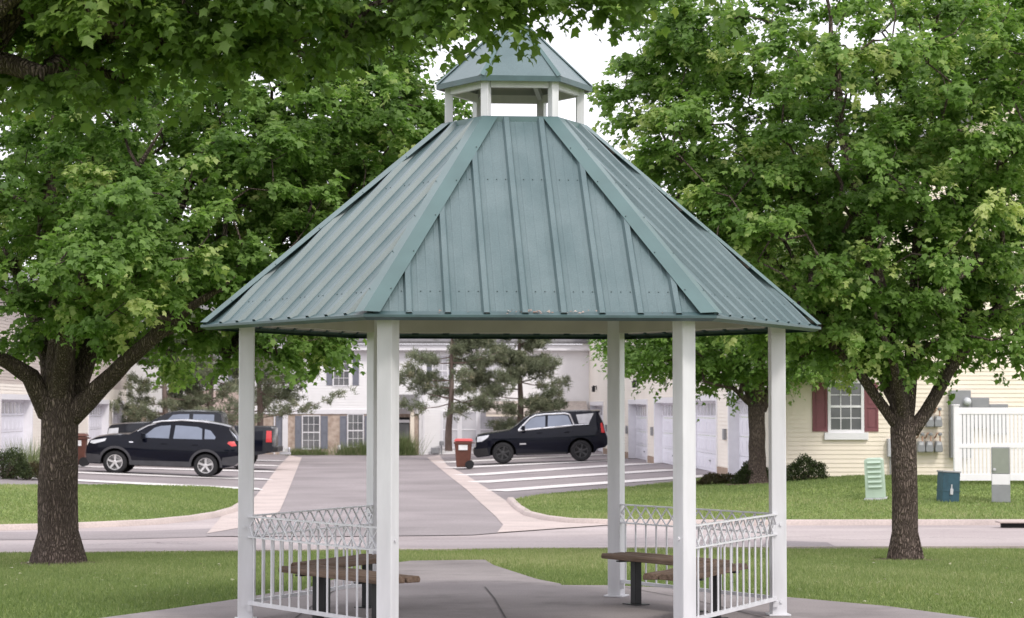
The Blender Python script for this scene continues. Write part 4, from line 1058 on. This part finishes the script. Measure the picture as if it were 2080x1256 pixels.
m = MB(); m.box(-.36,.51,-.10,.24,.09,.125); m.build('cover', curb_m, t, bevel=.01)

# left garage building
B2 = (-16.0, 62.0, -.4)
h2 = thing('garage_building', 'beige sided building with white garage doors behind the big maple', 'building', B2)
LF = Wall(-15.72, 62.0, AX, 1, B2)
m = MB(); prev = 0; dd = []
for ya, yb in ((68.7,74.5),(78.5,84.4),(88.2,94.1),(95.6,99.2)):
    a, b = (ya-62)*1.0013, (yb-62)*1.0013; z0 = zg(LF.o.x+LF.d.x*(a+b)/2+.3, (ya+yb)/2)+.02; dd.append((a,b,z0))
mu = MB()
for a, b, z0 in dd:
    LF.siding(m if a > 8 else mu, prev, a-.14, -.9, 2.5); prev = b+.14
    LF.siding(m, a-.14, b+.14, z0+2.30, 2.5)
LF.siding(m, prev, 38.6, -.9, 2.5); m.build('garage_wall', palecream, h2); LF.siding(mu, 0, 38.6, 2.5, 5.6); mu.build('upper_wall', beige, h2)
for a, b, z0 in dd: garage_door(LF, h2, a, b, z0, 2.12)
LE = Wall(LF.o.x+LF.d.x*38.6, LF.o.y+LF.d.y*38.6, AX-PI/2, 1, B2)
m = MB(); LE.siding(m, -12, 0, -.9, 5.6); m.build('end_wall', beige, h2)
N2 = Wall(-15.72, 62.0, AX-PI/2, 1, B2); m = MB(); N2.siding(m, -12, 0, -.9, 5.6); m.build('gable_wall', beige, h2)
m = MB(); LF.box(m, 38.5, 38.62, .0, .03, -.9, 5.6); m.build('corner_board', trim_w, h2)
m = MB(); roof_slab(m, LF, -.4, 39, .5, 5.5, -6, 8.6); roof_slab(m, LF, -.4, 39, -12.5, 5.5, -6, 8.6); m.build('roof', shingle, h2)

# townhouse row across the end of the drive
B3 = (-7.0, 103.0, -.5)
h3 = thing('townhouse', 'pale two storey townhouse row with stone fronts behind the pines', 'house', B3)
TW = Wall(-7.0, 103.0, .0515, 1, B3)
def sx(x): return TW.at(x, 850)[0]
def zy(y, x=700): return TW.at(x, y)[1]
ZF, ZE3 = zy(836), zy(712); xl, xr_, xm = sx(200), sx(1300), sx(856)
m = MB(); TW.siding(m, xl, xm, ZF, ZE3, .13); TW.siding(m, xm, xr_, -.9, ZE3, .13); m.build('wall', pale, h3)
m = MB(); TW.panel(m, xl, xm, -.9, ZF, .012); m.build('stone_wall', stone_m, h3)
m = MB(); TW.box(m, xl, xm, 0, .07, ZF-.12, ZF+.10); m.build('frieze_board', trim_w, h3)
m = MB(); TW.box(m, xl, xr_, 0, .45, ZE3, ZE3+.28); m.build('gutter', trim_w, h3)
m = MB(); roof_slab(m, TW, xl-.3, xr_+.3, .6, ZE3+.42, -5.0, ZE3+3.0); m.build('roof', shingle, h3)
for x0, x1 in ((851,857),(858,862.5)):
    m = MB(); TW.box(m, sx(x0), sx(x1), .02, .06 if x0 > 855 else .10, -.9, ZE3); m.build('corner_board', trim_w, h3)
for x0, x1, y0, y1 in ((556.5,559,812,925),(574,585,806,925)):
    m = MB(); TW.box(m, sx(x0), sx(x1), .02, .09, zy(y1), zy(y0)); m.build('pilaster', trim_w, h3)
for x0, x1 in ((560,573.5),(599.5,612.5),(651.5,666),(690.5,704.5),(740,752)):
    shutter(TW, h3, sx(x0), sx(x1), zy(912), zy(845), slate)
window(TW, h3, sx(615.5), sx(648.5), zy(911), zy(846), 3, 2, glass=pane_m, fw=.05, sill=False)
window(TW, h3, sx(707.5), sx(737), zy(907), zy(843), 3, 2, glass=pane_m, fw=.05, sill=False)
window(TW, h3, sx(414), sx(448), zy(905), zy(846), 3, 2, fw=.05, sill=False)
window(TW, h3, sx(300), sx(335), zy(905), zy(846), 3, 2, fw=.05, sill=False)
for x0, x1 in ((678,708),(425,460),(520,550),(330,362),(880,908)):
    window(TW, h3, sx(x0), sx(x1), zy(783), zy(724), 3, 2, glass=lite_m if x0 != 678 else pane_m, fw=.06, sill=False)
for x0, x1 in ((716,729),(663,675),(411,423),(462,474),(912,922),(867,877)):
    shutter(TW, h3, sx(x0), sx(x1), zy(783), zy(722), slate)
for x0, x1, cols in ((900,929,1),(938,967,1),(976,1004,1)):
    window(TW, h3, sx(x0), sx(x1), zy(908,930), zy(838,930), cols, 1, glass=lite_m, fw=.09, sill=False)
window(TW, h3, sx(985), sx(1015), zy(783), zy(735), 2, 1, glass=lite_m, fw=.08, sill=False)
# porch with dark door
m = MB(); TW.box(m, sx(808), sx(832), .02, .06, zy(918), zy(848)); pd = m.build('door', dark_in, h3)
m = MB(); TW.box(m, sx(809.5), sx(830.5), .06, .075, zy(891), zy(861)); m.build('pane', pane_m, pd)
m = MB(); TW.box(m, sx(806), sx(832), .06, .08, zy(859), zy(853)); m.build('transom', trim_w, h3)
m = MB(); TW.box(m, sx(833), sx(841), .9, 1.15, -.6, zy(832)); m.build('porch_post', cream, h3, bevel=.02)
m = MB(); TW.box(m, sx(795), sx(846), .1, 1.25, zy(831), zy(824)); m.build('porch_beam', trim_w, h3)
m = MB(); roof_slab(m, TW, sx(793), sx(848), 1.4, zy(822), .06, zy(802), .08); m.build('porch_roof', shingle, h3)
# shallow entry roof on the right hand house
m = MB(); roof_slab(m, TW, sx(985), sx(1190), 1.5, zy(837), .06, zy(815), .1); m.build('porch_roof', mat('pale_shingles', (.50,.44,.40), .9, .2, var=.15, scale=6), h3)
m = MB(); TW.box(m, sx(985), sx(1190), 1.3, 1.48, zy(846), zy(839)); m.build('porch_beam', cream, h3)
m = MB(); roof_slab(m, TW, sx(380), sx(500), 1.5, zy(836), .06, zy(794), .1); m.build('porch_roof', mat('tan_shingles', (.42,.33,.30), .9, .2, var=.2, scale=6), h3)
m = MB(); m.tube([TW(sx(689), .12, zy(905)), TW(sx(691), .2, zy(914)), TW(sx(694), .5, zy(921))], .07, 8); m.build('downspout', trim_w, h3)
p = TW(sx(884), .25, 0); t = thing('hose_box', 'small grey meter box at the foot of the white wall', 'meter box', (p[0]+B3[0], p[1]+B3[1], zg(p[0]+B3[0], p[1]+B3[1])))
m = MB(); m.box(-.20,.20,-.12,.12,.05,.33); m.build('body', grey_box, t, bevel=.02)
m = MB(); m.tube([(.30,0,-.02),(.30,0,.45)], .03, 8); m.lathe([(.10,.42),(.11,.48),(.11,.6),(.06,.64)], 12, c=(.30,0,0)); m.build('valve', grey_box, t)

# ------------------------------------------------------------------ vehicles
class Car:
    def __init__(s, L, W, belt, outline, wheels, r, ra, sill, tumble=.30):
        s.L, s.W, s.belt, s.tb = L, W, belt, tumble
        s.top = outline; low = []
        for xw in sorted(wheels, reverse=True):
            a0 = math.asin(max(-.98, min(.98, (sill-r)/ra)))
            for i in range(13):
                a = a0+(PI-2*a0)*i/12; low.append((xw+ra*math.cos(a), r+ra*math.sin(a)))
        s.poly = outline+low; s.ntop = len(outline); s.wheels = wheels; s.r = r; s.ra = ra; s.sill = sill
    def hw(s, x, z):
        w_ = s.W/2
        t_ = max(0,(.75-x)/.75); w_ *= 1-.17*t_*t_
        t_ = max(0,(x-(s.L-.55))/.55); w_ *= 1-.10*t_*t_
        if z < .48: w_ -= (.48-z)*.14
        elif z < s.belt: u_ = (z-.48)/(s.belt-.48); w_ += .030*math.sin(PI*u_) - .26*max(0, u_-.55)**2
        else: w_ -= .26*.45**2+(z-s.belt)*s.tb
        return w_
    def side(s, m, poly, off, step=.12, only=0):
        vs = []; n_ = len(poly)
        for i in range(n_):
            a, b = Vector(poly[i]), Vector(poly[(i+1)%n_]); k = max(1, int((b-a).length/step))
            for j in range(k): vs.append(a.lerp(b, j/k))
        m0 = len(vs); ed = [(i,(i+1)%m0) for i in range(m0)]
        xs = [p.x for p in vs]; zs = [p.y for p in vs]
        for x in np.arange(min(xs)+.031, max(xs), step):
            for z in np.arange(min(zs)+.027, max(zs), step): vs.append(Vector((x, z)))
        r_ = delaunay_2d_cdt(vs, ed, [], 1, 1e-5); co, fc = r_[0], r_[2]
        used = sorted({i for f in fc for i in f}); ix = {u:i for i,u in enumerate(used)}
        for sg in ((only,) if only else (-1,1)):
            m.add([(co[u].x, sg*(s.hw(co[u].x, co[u].y)+off), co[u].y) for u in used], [tuple(ix[i] for i in (f if sg < 0 else f[::-1])) for f in fc])
    def strip(s, m, pts, t0, t1, off, closed=False, n=9, bulge=.05):
        N = len(pts); rows = []
        for i in range(N):
            a = Vector(pts[(i-1)%N] if closed or i else pts[i]); b = Vector(pts[(i+1)%N] if closed or i < N-1 else pts[i])
            d = (b-a).normalized(); nn = Vector((-d.y, d.x)); x, z = pts[i]; row = []
            isTop = (not closed) or i < s.ntop
            for k in range(n):
                t_ = t0+(t1-t0)*k/(n-1); e = abs(t_)
                bu = (bulge*(1-t_*t_) if isTop and 0 < i < (s.ntop-1 if closed else 10**6) else 0)
                q = Vector((x, z))+nn*(off+bu-(.018*max(0,(e-.9)/.1)**2 if isTop else 0)*0)
                row.append((q.x, t_*s.hw(x, z), q.y))
            rows.append(row)
        base = [p for r_ in rows for p in r_]; fs = []
        for i in range(N if closed else N-1):
            j = (i+1)%N
            for k in range(n-1): fs.append((i*n+k, j*n+k, j*n+k+1, i*n+k+1))
        m.add(base, fs)
    def body(s, paint, t):
        m = MB(); s.side(m, s.poly, 0, .08); nf = len(m.f); s.strip(m, s.poly, -1, 1, 0, True)
        bm_ = bmesh.new(); me = bpy.data.meshes.new('body'); me.from_pydata(m.v, [], m.f)
        for i, f in enumerate(me.polygons):
            if i >= nf and (i-nf)//8 >= s.ntop: f.material_index = 1    # wheel arches and underside
        bm_.from_mesh(me)
        bmesh.ops.remove_doubles(bm_, verts=bm_.verts, dist=.004); bmesh.ops.recalc_face_normals(bm_, faces=bm_.faces); bm_.to_mesh(me); bm_.free()
        me.polygons.foreach_set('use_smooth', [True]*len(me.polygons)); me.set_sharp_from_angle(angle=R(50))
        for xw in s.wheels:                             # inner wall of each pair of wheel wells
            m = MB(); m.prism([(xw+(s.ra-.004)*math.cos(a), s.r+(s.ra-.004)*math.sin(a)) for a in np.linspace(-.2, PI+.2, 17)], -.30, .30); m.build('wheel_well', dark_in, t)
        return link('body', me, [paint, dark_in], t)
    def wheel(s, t, xw, sg, rimm, spokes, wd=.23, tw=.035):
        y0 = sg*(s.W/2-.02); m = MB(); r = s.r
        pr = [(r*.64,0),(r*.70,.012*1),(r*.86,.012),(r*.95,-.005),(r,-.035),(r,-wd+.03),(r*.95,-wd),(r*.64,-wd)]
        m.lathe([(a, y0+sg*b) for a, b in pr], 30, 'y', (xw,0,r)); wh = m.build('wheel', rubber, t, smooth=35)
        m = MB(); m.lathe([(r*.66,y0-sg*.0),(r*.645,y0+sg*.012),(r*.60,y0+sg*.010),(r*.57,y0-sg*.05),(r*.30,y0-sg*.055),(r*.01,y0-sg*.055)], 30, 'y', (xw,0,r))
        rm = m.build('rim', rimm, wh, smooth=35)
        m = MB()
        for k in range(spokes):
            a = 2*PI*k/spokes+.3; c, s_ = math.cos(a), math.sin(a)
            m.bar((xw+c*r*.10,y0-sg*.012,r+s_*r*.10), (xw+c*r*.59,y0-sg*.004,r+s_*r*.59), r*.17, .03, up=(0,1,0))
        m.lathe([(r*.17,y0-sg*.04),(r*.17,y0+sg*.006),(r*.10,y0+sg*.014),(r*.01,y0+sg*.014)], 16, 'y', (xw,0,r)); m.build('spokes', rimm, rm)
        m = MB(); m.lathe([(r*.575,y0-sg*.044),(r*.3,y0-sg*.048)], 24, 'y', (xw,0,r)); m.build('brake_disc', dark_in, rm)
    def patch(s, t, name, poly, off, mt, step=.12, smooth=40):
        out = []
        for q, sg in enumerate((-1, 1)):
            m = MB(); s.side(m, poly, off, step, only=sg); out.append(m.build(name, mt, t[q] if isinstance(t, list) else t, smooth=smooth))
        return out
    def line(s, t, name, pts, off, rad, mt):
        dn = []; out = []
        for a, b in zip(pts, pts[1:]):
            a, b = Vector(a), Vector(b); k = max(1, int((b-a).length/.15)); dn += [a.lerp(b, j/k) for j in range(k)]
        dn.append(Vector(pts[-1]))
        for q, sg in enumerate((-1, 1)):
            m = MB(); m.tube([(p.x, sg*(s.hw(p.x,p.y)+off), p.y) for p in dn], rad, 6)
            out.append(m.build(name, mt, t[q] if isinstance(t, list) else t, smooth=60))
        return out
    def band(s, t, name, pts, t0, t1, off, mt): m = MB(); s.strip(m, pts, t0, t1, off); return m.build(name, mt, t, smooth=40)
    def mirror(s, t, x, z, mt):
        for sg in (-1, 1):
            m = MB(); y = sg*(s.hw(x,z)); m.bar((x+.05,y-sg*.02,z-.03),(x+.05,y+sg*.10,z+.0),.05,.04)
            yy = sorted((y+sg*.08, y+sg*.27)); m.box(x-.01,x+.12,yy[0],yy[1],z-.07,z+.11); m.build('mirror', mt, t, bevel=.03)
def place(x, Y, z0, ry, L): return (P(x, 800, Y).x, Y, z0), ry

# small SUV
c = Car(4.6, 1.85, 1.13, [(.10,.30),(.03,.44),(.0,.62),(.03,.82),(.12,1.0),(.30,1.10),(.62,1.165),(1.0,1.20),(1.28,1.225),(1.58,1.40),(1.88,1.55),(2.15,1.625),(2.6,1.685),(3.1,1.69),(3.6,1.67),(4.0,1.62),(4.27,1.56),(4.24,1.50),(4.40,1.26),(4.50,1.08),(4.53,.90),(4.60,.76),(4.59,.52),(4.44,.37)], [.90,3.60], .36, .43, .30)
Xf = P(171, 800, 67.0).x
t = thing('small_suv', 'black five door SUV with silver wheels parked left of the drive', 'car', (Xf, 67.9, zg(Xf+.9, 67.2)+.012), R(1.5))
t.rotation_euler = (0, R(2.2), R(1.0)); t.scale = (1.025,1,1)
c.body(black_paint, t)
d1 = c.patch(t, 'door', [(1.55,.42),(1.50,.95),(1.62,1.11),(2.54,1.11),(2.56,.42)], .004, black_paint); d2 = c.patch(t, 'door', [(2.59,.42),(2.57,1.11),(3.42,1.13),(3.52,1.05),(3.22,.72),(3.10,.42)], .004, black_paint)
c.patch(d1, 'window', [(1.66,1.145),(2.02,1.455),(2.20,1.52),(2.50,1.55),(2.47,1.145)], .006, car_glass); c.patch(d2, 'window', [(2.60,1.145),(2.64,1.555),(3.30,1.53),(3.44,1.48),(3.46,1.155)], .006, car_glass)
c.patch(t, 'window', [(3.53,1.165),(3.52,1.475),(3.70,1.43),(3.86,1.24),(3.84,1.175)], .006, car_glass)
for d, xx in ((d1,2.42),(d2,3.34)): c.line(d, 'handle', [(xx-.16,.985),(xx,.99)], .018, .014, black_paint)
c.line(t, 'roof_rail', [(1.96,1.60),(2.2,1.66),(2.8,1.715),(3.4,1.70),(3.62,1.675)], .01, .028, chrome)
c.line(t, 'window_trim', [(1.52,1.33),(1.8,1.50),(2.05,1.585)], .004, .014, chrome)
c.patch(t, 'sill_cladding', [(1.34,.30),(1.34,.44),(3.15,.46),(3.15,.30)], .010, cladding)
for xw in c.wheels: c.patch(t, 'arch_cladding', [(xw+.505*math.cos(a),.36+.505*math.sin(a)) for a in np.linspace(-.1,PI+.1,15)]+[(xw+.432*math.cos(a),.36+.432*math.sin(a)) for a in np.linspace(PI+.1,-.1,15)], .014, cladding)
c.patch(t, 'bumper', [(4.06,.40),(4.10,.62),(4.58,.70),(4.58,.50),(4.44,.38)], .008, cladding); c.patch(t, 'bumper', [(.10,.31),(.03,.44),(.02,.60),(.42,.58),(.46,.34)], .008, cladding)
c.patch(t, 'headlight', [(.12,.93),(.16,1.0),(.62,1.085),(.58,1.0),(.25,.90)], .008, clear_lens); c.patch(t, 'taillight', [(4.22,1.06),(4.26,1.12),(4.42,1.13),(4.50,1.0),(4.36,.97)], .008, red_lens)
c.band(t, 'windscreen', [(1.32,1.215),(1.58,1.37),(1.86,1.52)], -.86, .86, .008, car_glass); c.band(t, 'rear_window', [(4.27,1.46),(4.40,1.26),(4.47,1.13)], -.85, .85, .008, car_glass)
c.patch(t, 'badge', [(1.30,.98),(1.30,1.01),(1.42,1.01),(1.42,.98)], .008, chrome); c.mirror(t, 1.68, 1.18, black_paint)
for xw in c.wheels:
    for sg in (-1, 1): c.wheel(t, xw, sg, alloy, 5)

# large SUV
c = Car(5.12, 2.02, 1.28, [(.14,.26),(.02,.36),(.0,.54),(.03,.62),(.10,.66),(.12,.98),(.17,1.09),(.5,1.15),(1.0,1.19),(1.40,1.24),(1.66,1.40),(1.95,1.62),(2.22,1.78),(2.6,1.86),(3.2,1.90),(4.0,1.90),(4.55,1.88),(4.84,1.89),(4.82,1.83),(4.78,1.80),(4.93,1.42),(5.02,1.06),(5.10,.84),(5.11,.66),(4.98,.52),(4.7,.46)], [1.12,4.07], .405, .50, .30, .24)
Xf = P(963, 800, 83.0).x
t = thing('large_suv', 'large black SUV with bright window trim parked right of the drive', 'car', (Xf, 83.9, zg(Xf+1.1, 83)+.0))
t.rotation_euler = (0, R(-1.7), R(-.5))
c.body(black_paint, t)
d1 = c.patch(t, 'door', [(1.72,.40),(1.68,1.05),(1.74,1.22),(2.78,1.27),(2.80,.40)], .004, black_paint); d2 = c.patch(t, 'door', [(2.83,.40),(2.81,1.27),(3.76,1.30),(3.82,1.1),(3.56,.76),(3.46,.40)], .004, black_paint)
c.patch(d1, 'window', [(1.80,1.285),(2.22,1.66),(2.40,1.735),(2.76,1.755),(2.74,1.325)], .006, car_glass); c.patch(d2, 'window', [(2.84,1.33),(2.86,1.76),(3.46,1.77),(3.62,1.73),(3.76,1.37)], .006, car_glass)
c.patch(t, 'quarter_window', [(4.02,1.42),(3.93,1.77),(4.60,1.81),(4.40,1.43)], .006, mat('pale_car_glass', (.42,.42,.44), .05, .8, var=.1, coat=.6))
for d, xx in ((d1,2.62),(d2,3.66)): c.line(d, 'handle', [(xx-.2,1.12),(xx,1.13)], .02, .018, black_paint)
c.line(t, 'window_trim', [(1.72,1.245),(2.17,1.675),(2.38,1.785),(2.8,1.82),(3.5,1.83),(3.68,1.79),(3.84,1.375),(2.8,1.305),(1.72,1.235)], .012, .036, chrome)
c.line(t, 'belt_trim', [(3.84,1.375),(4.40,1.40)], .012, .018, chrome)
c.patch(t, 'headlight', [(.14,.84),(.16,1.04),(.62,1.10),(.56,1.00),(.34,.86)], .010, clear_lens); c.patch(t, 'taillight', [(4.86,1.06),(4.84,1.42),(4.90,1.44),(5.0,1.06)], .010, red_lens)
c.band(t, 'grille', [(.118,.68),(.12,.96),(.15,1.04)], -.66, .66, .012, chrome)
c.patch(t, 'bumper', [(.10,.28),(.01,.38),(.01,.58),(.52,.60),(.60,.34)], .010, black_steel)
c.patch(t, 'sill_step', [(1.66,.31),(1.66,.37),(3.5,.37),(3.5,.31)], .03, black_steel)
c.band(t, 'windscreen', [(1.46,1.275),(1.66,1.40),(1.95,1.62),(2.16,1.745)], -.88, .88, .008, car_glass); c.band(t, 'rear_window', [(4.80,1.75),(4.93,1.42),(4.96,1.3)], -.85, .85, .008, car_glass)
c.patch(t, 'badge', [(1.76,.70),(1.76,.75),(2.0,.75),(2.0,.70)], .012, chrome); c.mirror(t, 1.86, 1.30, black_paint)
for xw in c.wheels:
    for sg in (-1, 1): c.wheel(t, xw, sg, dark_rim, 6, .27)

# pickup
c = Car(5.95, 2.0, 1.40, [(.10,.50),(.0,.62),(.0,.80),(.03,1.30),(.12,1.42),(.5,1.47),(1.25,1.52),(1.45,1.54),(1.80,1.72),(2.15,1.90),(2.5,1.96),(3.2,1.98),(3.85,1.95),(3.98,1.90),(4.06,1.48),(4.10,1.44),(5.78,1.45),(5.82,1.42),(5.84,.80),(5.94,.76),(5.94,.62),(5.7,.56)], [1.0,4.70], .41, .50, .46, .22)
Xf = P(216, 800, 77).x
t = thing('pickup_truck', 'charcoal crew cab pickup parked behind the black five door SUV', 'truck', (Xf, 77.9, zg(Xf+1, 77)+.0))
t.rotation_euler = (0, R(1.2), 0)
c.body(grey_paint, t)
d1 = c.patch(t, 'door', [(1.95,.55),(1.93,1.42),(2.92,1.44),(2.92,.55)], .004, grey_paint); d2 = c.patch(t, 'door', [(2.95,.55),(2.95,1.44),(3.86,1.46),(3.86,.55)], .004, grey_paint)
c.patch(d1, 'window', [(1.98,1.50),(2.30,1.83),(2.55,1.86),(2.88,1.87),(2.88,1.50)], .006, car_glass); c.patch(d2, 'window', [(3.02,1.50),(3.02,1.87),(3.76,1.87),(3.76,1.50)], .006, car_glass)
c.patch(t, 'fender_flare', [(4.20,.60),(4.22,.92),(4.45,1.02),(4.95,1.02),(5.2,.90),(5.22,.60)], .02, cladding)
c.patch(t, 'bed_panel', [(4.14,.62),(4.14,1.30),(4.7,1.24),(5.5,1.34),(5.5,.62)], .003, black_paint)
c.patch(t, 'headlight', [(.03,1.10),(.06,1.30),(.42,1.34),(.42,1.14)], .01, clear_lens); c.patch(t, 'taillight', [(5.62,.94),(5.62,1.34),(5.80,1.34),(5.82,.94)], .02, red_lens)
c.band(t, 'grille', [(.005,.86),(.02,1.1),(.035,1.30)], -.70, .70, .012, black_steel)
c.band(t, 'windscreen', [(1.50,1.575),(1.80,1.72),(2.10,1.875)], -.86, .86, .008, car_glass)
m = MB(); m.box(5.80,6.02,-.95,.95,.60,.80); m.build('bumper', black_steel, t, bevel=.04)
m = MB(); m.box(6.0,6.40,-.06,.06,.50,.60); m.lathe([(.03,.60),(.03,.64),(.05,.66),(.05,.72),(.02,.76)], 10, c=(6.33,0,0)); m.build('hitch', chrome, t)
c.mirror(t, 2.0, 1.52, black_paint); c.line(t, 'bed_rail', [(4.2,1.46),(5.76,1.465)], -.02, .03, cladding)
for xw in c.wheels:
    for sg in (-1, 1): c.wheel(t, xw, sg, alloy, 6, .27)

# wheeled bins
def wheelie_bin(label, x, y, Y, lid, rz):
    g = P(x, y, Y); t = thing('wheelie_bin', label, 'bin', (g.x, Y, zg(g.x, Y)+.015), rz, 'wheeled bins by the garages')
    m = MB(); a, b = .24, .31; ca, cb = .27, .36
    m.add([(-a,-ca,.06),(a,-ca,.06),(a,ca,.06),(-a,ca,.06),(-b,-cb,.98),(b,-cb,.98),(b,cb,.98),(-b,cb,.98)], [(0,3,2,1),(4,5,6,7),(0,1,5,4),(1,2,6,5),(2,3,7,6),(3,0,4,7)])
    bd = m.build('body', bin_brown, t, bevel=.035)
    m = MB(); m.box(-.335,.335,-.385,.385,.90,.965); m.build('rim', bin_brown, t, bevel=.012)
    m = MB(); m.add([(-.345,-.40,.99),(.36,-.40,.99),(.36,.40,.99),(-.345,.40,.99),(-.27,-.32,1.085),(.30,-.32,1.085),(.30,.32,1.085),(-.27,.32,1.085)], [(0,3,2,1),(4,5,6,7),(0,1,5,4),(1,2,6,5),(2,3,7,6),(3,0,4,7)])
    m.build('lid', lid, t, bevel=.03)
    m = MB(); m.box(-.16,.16,-.372,-.335,.68,.86); m.build('label', paper, bd)
    m = MB(); m.tube([(.36,-.30,.93),(.40,-.30,.93),(.40,.30,.93),(.36,.30,.93)], .017, 8); m.build('handle', bin_brown, t)
    for s_ in (-1, 1):
        m = MB(); m.lathe([(.05,-.03*s_),(.15,-.03*s_),(.155,.0),(.15,.04*s_),(.05,.04*s_)], 20, 'y', (.23,s_*.33,.155)); m.build('wheel', rubber, t, smooth=35)
gx, gy = G(941, 954); wheelie_bin('brown wheeled bin with a red lid in front of the big black SUV', 941, 954, gy+.3, bin_red, 0)
wheelie_bin('all brown wheeled bin between the big maple trunk and the parked SUV', 157, 940, 72.5, bin_brown, .1)
